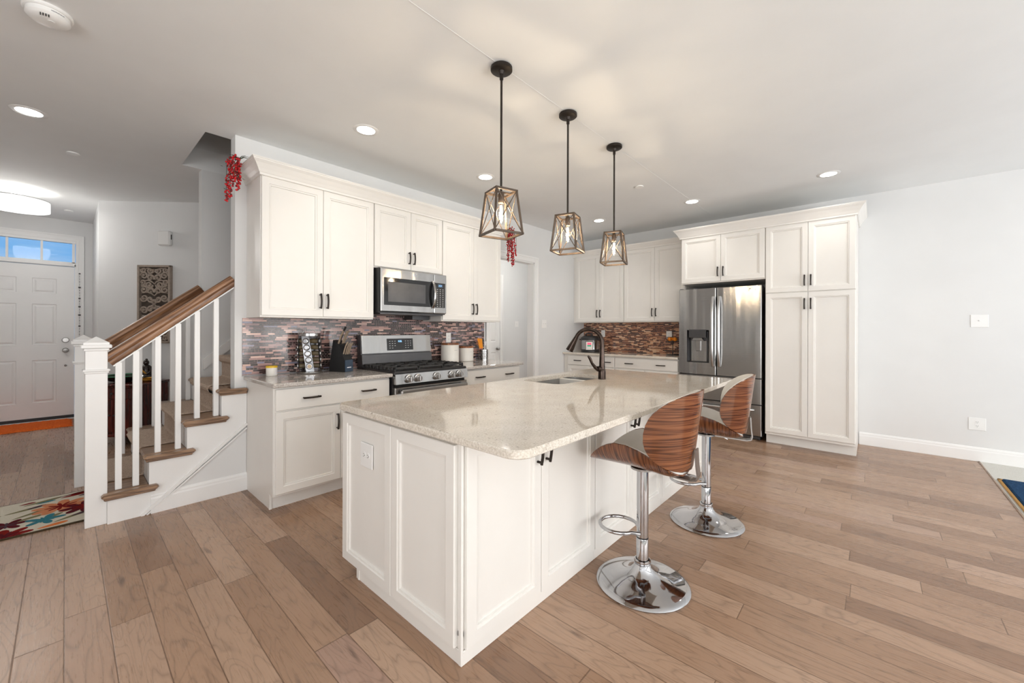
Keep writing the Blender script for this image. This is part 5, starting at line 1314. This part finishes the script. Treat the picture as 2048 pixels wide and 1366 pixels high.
for c in range(4):
    b = MB(); rows = []; n = 14
    for j in range(n + 1):
        k = j / n; a = strip_ang(c, k); r = .080; z = ZT + .020 + .304 * k; wv = .031
        row = []
        for q in (-1, -.5, 0, .5, 1): row.append((x + r * math.cos(a) - wv * q * math.sin(a), y + r * math.sin(a) + wv * q * math.cos(a), z))
        rows.append(row)
    b.grid(rows); b.grid([[(p[0] - .002 * math.cos(A0 + c * PI / 2), p[1] - .002 * math.sin(A0 + c * PI / 2), p[2]) for p in r] for r in rows])
    b.build('jar_column', 'strip', t)
ords = ['topmost', 'second from the top', 'middle', 'fourth from the top', 'lowest']
cols_ = {0: 'front', 1: 'right-hand', 3: 'left-hand'}
for c in (0, 1, 3):
    for i in range(5):
        k = 1 - (i + .5) / 5; a = strip_ang(c, .06 + .88 * k); z = ZT + .020 + .304 * (.06 + .88 * k)
        ca, sa = math.cos(a), math.sin(a); Rj = Matrix(((-sa, 0, ca), (ca, 0, sa), (0, 1, 0)))
        pos = (x + .0815 * ca, y + .0815 * sa, z)
        side = {0: 'in the front column of the spice rack', 1: 'in the spice rack column facing the knives', 3: 'in the spice rack column facing the stairs'}[c]
        j = thing('spice_jar', '%s spice jar %s' % (ords[i], side), 'jar', pos, 'spice jars in the carousel')
        b = MB(); b.lathe([(.0205, -.064), (.0205, -.002), (.001, -.001)], pos, 18, Rj); b.build('jar_body', 'spice', j, 40)
        b = MB(); b.lathe([(.0225, 0.002), (.0225, .011), (.020, .013), (.001, .013)], pos, 22, Rj); b.mi = 1; b.lathe([(.0262, 0), (.0262, .004), (.0222, .006)], pos, 22, Rj, cap=False); b.build('lid', ['satin' if (i, c) != (4, 0) else 'paper', 'black'], j, 40)
        if c == 0:
            b = MB(); b.lathe([(.0015, .0134), (.0145, .0134)], pos, 18, Rj, cap=False); b.build('lid_print', 'strip' if i < 4 else 'tan', j)
# knife block
x, y = 1.690, 3.560
FK = frame((x, y, ZT), (0.94, 0.34, 0), (0.34, -0.94, 0))      # u right, n to the camera
t = thing('knife_block', 'black slanted knife block with a slate blue front between the spice rack and the range', 'knife block', (x, y, ZT))
b = MB(FK); b.prism([(.05, 0), (-.13, 0), (-.13, .05), (-.085, .285), (-.02, .245), (.050, .105)], -.048, .048, 0); b.build('block', 'black', t)
b = MB(FK); b.prism([(.0505, .002), (.056, .002), (.056, .105), (.0505, .107)], -.045, .045, 0); f_ = b.build('front_plate', 'navy', t)
b = MB(FK); b.box(-.024, .024, .056, .057, .036, .044); b.build('printed_mark', 'paper', f_)
kn = []
for i, (u, n0, z0, L, w) in enumerate(((-.033, -.035, .255, .120, .017), (-.012, -.040, .270, .145, .018), (.014, -.035, .258, .115, .016), (.031, -.035, .258, .120, .016), (-.030, .020, .160, .115, .013), (-.008, .022, .155, .108, .012), (.012, .022, .155, .108, .012), (.030, .022, .155, .112, .012))):
    kind = ('upper row of the block' if i < 4 else 'lower row of the block'); oi_ = ['first', 'second', 'third', 'fourth'][i % 4]
    d = Vector((.10, .30, .95)).normalized() if i < 4 else Vector((.12, .22, .96)).normalized()
    p = Vector((u, n0, z0)); k = thing('kitchen_knife', 'pale-handled knife, %s from the spice rack in the %s' % (oi_, kind), 'knife', tuple(FK @ p), 'knives in the block')
    b = MB(FK); b.tube([p - d * .004, p + d * .02, p + d * L * .6, p + d * L + Vector((.004, .006, -.004))], [w * .55, w * .62, w * .60, w * .66], 8, flat=.55); hd_ = b.build('knife_handle', 'knife' if i != 1 else 'black', k, 50)
    b = MB(FK); b.bar(p - d * .03, p + d * .004, .003, .012, (1, 0, 0)); b.build('knife_bolster', 'steel', k)
# canisters
for x, y, r, h, lab, w in ((2.985, 3.655, .103, .205, 'large white ceramic canister with wooden lid beside the range', 'SUGAR'), (3.262, 3.690, .090, .160, 'smaller white ceramic canister with wooden lid by the utensil holder', 'TEA')):
    t = thing('canister', lab, 'canister', (x, y, ZT), 'ceramic canisters')
    b = MB(); b.lathe([(r - .006, ZT), (r, ZT + .006), (r, ZT + h - .006), (r - .005, ZT + h), (r - .008, ZT + h)], (x, y, 0), 40); b.build('jar', 'ceramic', t, 40)
    b = MB(); b.lathe([(r - .010, ZT + h - .004), (r - .003, ZT + h + .001), (r - .003, ZT + h + .016), (r - .007, ZT + h + .020), (.001, ZT + h + .020)], (x, y, 0), 40); b.build('lid', 'acacia', t, 40)
    b = MB(); a = math.radians(-100); rows = [[(x + (r + .0006) * math.cos(q), y + (r + .0006) * math.sin(q), zz) for q in [a + .42 * k / 6 for k in range(7)]] for zz in (ZT + h * .70, ZT + h * .715)]; b.grid(rows); b.build('printed_mark', 'grey', t)
# utensil holder
x, y = 3.560, 3.690; r, h = .056, .128
t = thing('utensil_holder', 'perforated stainless utensil holder at the doorway end of the worktop', 'utensil holder', (x, y, ZT))
b = MB(); b.lathe([(r, ZT), (r, ZT + h), (r - .002, ZT + h), (r - .002, ZT + .002), (.001, ZT + .002)], (x, y, 0), 36, cap=False); b.build('cup', 'steel', t, 40)
b = MB()
for i in range(5):
    for k in range(14):
        a = 2 * PI * (k + .5 * (i % 2)) / 14; c, s_ = math.cos(a), math.sin(a); z = ZT + .024 + i * .020
        p = Vector((x + r * c, y + r * s_, z)); b.bar(p - Vector((0, 0, .0055)), p + Vector((0, 0, .0055)), .011, .0012, (c, s_, 0))
b.build('holes', 'black', t)
def utensil(lab, name, u0, u1, head, mat, shape):
    t = thing(name, lab, 'utensil', u0, 'utensils in the holder')
    p0, p1 = Vector(u0), Vector(u1); d = (p1 - p0).normalized()
    b = MB(); b.tube([p0, p1], [.0055, .005], 8); b.build('utensil_handle', mat[0], t, 50)
    b = MB()
    side = Vector((0.74, -0.67, 0)); L, w = head
    if shape == 'flat':
        q = [p1 - d * .01 - side * w * .35, p1 - d * .01 + side * w * .35, p1 + d * L + side * w * .55, p1 + d * (L + .004) - side * w * .45]
        nn = side.cross(d).normalized() * .003; b.add([v + nn for v in q] + [v - nn for v in q], [(0, 1, 2, 3), (7, 6, 5, 4), (0, 4, 5, 1), (1, 5, 6, 2), (2, 6, 7, 3), (3, 7, 4, 0)])
    else: b.tube([p1 - d * .01, p1 + d * L * .3, p1 + d * L * .7, p1 + d * L], [w * .2, w * .5, w * .5, w * .15], 10, flat=.35)
    b.build('utensil_head', mat[1], t, 50)
zz = ZT + .01
utensil('orange slotted spatula leaning out of the utensil holder', 'spatula', (x - .01, y - .005, zz), (x - .045, y + .0, ZT + .155), (.115, .062), ('red_sil', 'orange_sil'), 'flat')
utensil('wooden spoon leaning furthest toward the canisters in the utensil holder', 'wooden_spoon', (x - .015, y + .01, zz), (x - .085, y + .015, ZT + .19), (.055, .03), ('acacia', 'acacia'), 'oval')
utensil('dark ladle handle standing up in the utensil holder', 'ladle', (x + .005, y + .01, zz), (x + .0, y + .02, ZT + .20), (.05, .03), ('black', 'black'), 'oval')
utensil('pale pastry brush standing at the doorway side of the utensil holder', 'brush', (x + .02, y, zz), (x + .035, y + .005, ZT + .185), (.045, .022), ('steel', 'paper'), 'flat')

# pressure cooker on the far worktop
x, y = 5.800, 3.485; Z = ZF + .0005
t = thing('pressure_cooker', 'stainless electric pressure cooker with black lid in the corner under the wall cabinet', 'cooker', (x, y, Z))
b = MB(); b.lathe([(.140, Z), (.150, Z + .006), (.150, Z + .040), (.146, Z + .046)], (x, y, 0), 40); b.build('base', 'black', t, 40)
b = MB(); b.lathe([(.147, Z + .042), (.148, Z + .196), (.147, Z + .198)], (x, y, 0), 40, cap=False); b.build('body', 'steel', t, 40)
b = MB(); b.lathe([(.152, Z + .194), (.160, Z + .200), (.160, Z + .218), (.150, Z + .240), (.110, Z + .262), (.040, Z + .270), (.001, Z + .270)], (x, y, 0), 40); b.build('lid', 'black', t, 40)
b = MB(); b.tube([(x - .05, y + .06, Z + .262), (x - .05, y + .045, Z + .300), (x - .05, y - .045, Z + .300), (x - .05, y - .06, Z + .262)], .012, 8); b.lathe([(.016, Z + .26), (.020, Z + .29), (.001, Z + .292)], (x + .04, y, 0), 14); b.build('lid_handle', 'black', t, 50)
Fc = frame((x, y, Z), (0.42, -0.907, 0), (-0.907, -0.42, 0))
b = MB(Fc); b.box(-.065, .065, .138, .155, .030, .180, .010); b.build('panel_bezel', 'black', t); b = MB(Fc); b.box(-.056, .056, .150, .158, .038, .172, .008); pn = b.build('control_panel', 'ceramic', t)
b = MB(Fc); b.box(-.030, .030, .158, .1592, .122, .154); b.build('digits_display', 'led_red', pn); b = MB(Fc); b.box(-.030, .030, .158, .1592, .092, .121); b.build('lower_display', 'led_green', pn)
b = MB(Fc)
for s in (-1, 1): b.box(s * .15, s * .178, -.03, .03, .190, .212, .006)
b.build('side_handle', 'black', t)
# wire fruit basket beside the refrigerator
x, y = 5.90, 2.175
t = thing('fruit_basket', 'black two-tier wire fruit basket half hidden by the refrigerator', 'basket', (x, y, Z))
b = MB()
for rr, zz in ((.115, .015), (.085, .004), (.098, .21), (.070, .196)): b.tube([(x + rr * math.cos(2 * PI * k / 28), y + rr * math.sin(2 * PI * k / 28), Z + zz + (.05 if rr in (.115, .098) else 0)) for k in range(28)], .0028, 6, True)
for k in range(14):
    a = 2 * PI * k / 14; c, s_ = math.cos(a), math.sin(a)
    b.tube([(x, y, Z + .005), (x + .085 * c, y + .085 * s_, Z + .005), (x + .115 * c, y + .115 * s_, Z + .065)], .002, 5); b.tube([(x, y, Z + .197), (x + .070 * c, y + .070 * s_, Z + .197), (x + .098 * c, y + .098 * s_, Z + .26)], .002, 5)
b.build('wire_tiers', 'iron', t, 60)
b = MB(); b.cyl((x, y, Z), (x, y, Z + .36), .005); b.tube([(x + .03 * math.cos(2 * PI * k / 16), y, Z + .385 + .03 * math.sin(2 * PI * k / 16)) for k in range(16)], .004, 6, True); b.build('stem', 'iron', t, 60)
for i, (dx, dy, dz, lab) in enumerate(((-.045, .025, .233, 'orange on the outlet side of the upper tier of the wire basket'), (-.04, -.042, .233, 'orange on the refrigerator side of the upper tier of the wire basket'), (.035, .0, .233, 'orange at the back of the upper tier of the wire basket'))):
    b = MB(); b.ball((x + dx, y + dy, Z + dz), .034, 16, 12, (1, 1, .94)); tag(b.build('orange', 'fruit', None, 80), lab, 'fruit', 'oranges in the wire basket')

# red berry garlands hanging from the cabinet crown
def garland(lab, root, strands, seed, spread):
    rs = random.Random(seed); t = thing('berry_garland', lab, 'garland', root, 'red berry garlands')
    R0 = Vector(root); b = MB()
    for k in range(7):
        a = rs.uniform(0, 2 * PI); e = R0 + Vector((math.cos(a) * .07, math.sin(a) * .05, rs.uniform(.01, .05))); b.tube([R0, R0.lerp(e, .5) + Vector((0, 0, .012)), e], [.003, .0025, .0012], 5)
    b.build('twig', 'leaf', t)
    for dx, dy, L in strands:
        p = [R0 + Vector((0, 0, .005)), R0 + Vector((dx * .7, dy * .7, .012)), R0 + Vector((dx, dy, -.05)), R0 + Vector((dx * 1.05, dy * 1.05, -L * .5)), R0 + Vector((dx * 1.02, dy, -L))]
        b = MB(); b.tube(p, .0018, 5)
        n = int(L * 190)
        for i in range(n):
            k = (i + .5) / n; q = Vector(p[1]).lerp(Vector(p[4]), k); sp = spread * (1.0 - .55 * k)
            c = q + Vector((rs.gauss(0, sp), rs.gauss(0, sp), rs.gauss(0, .006)))
            b.mi = 1 if rs.random() < .75 else 2
            b.ball(c, rs.uniform(.0065, .0090), 7, 5); b.mi = 0
        b.build('berry_strand', ['leaf', 'berry', 'berry_dark'], t, 60)
    b = MB()
    for i in range(26):
        k = rs.random() * .75; dx, dy, L = rs.choice(strands); c = R0 + Vector((dx + rs.gauss(0, .022), dy + rs.gauss(0, .022), -L * k)); a = rs.uniform(0, 2 * PI); u = Vector((math.cos(a), math.sin(a), rs.uniform(-.8, .3))).normalized(); w = u.cross(Vector((0, 0, 1))).normalized()
        b.add([c, c + u * .012 + w * .005 + Vector((0, 0, .002)), c + u * .026, c + u * .012 - w * .005 + Vector((0, 0, .002))], [(0, 1, 2), (0, 2, 3)])
    b.build('leaves', 'leaf', t)
    return t
garland('red berry garland hanging from the crown at the stairs end of the wall cabinets', (0.880, 3.60, 2.585), ((-.045, .02, .30), (-.005, -.02, .24), (-.035, -.05, .18), (.004, .03, .20), (-.06, .06, .32)), 3, .014)
garland('red berry garland hanging from the crown at the doorway end, behind the nearest pendant', (3.695, 3.46, 2.580), ((.12, .02, .30), (.15, -.02, .46), (.175, .03, .45), (.135, .06, .40), (.16, -.05, .34)), 4, .011)
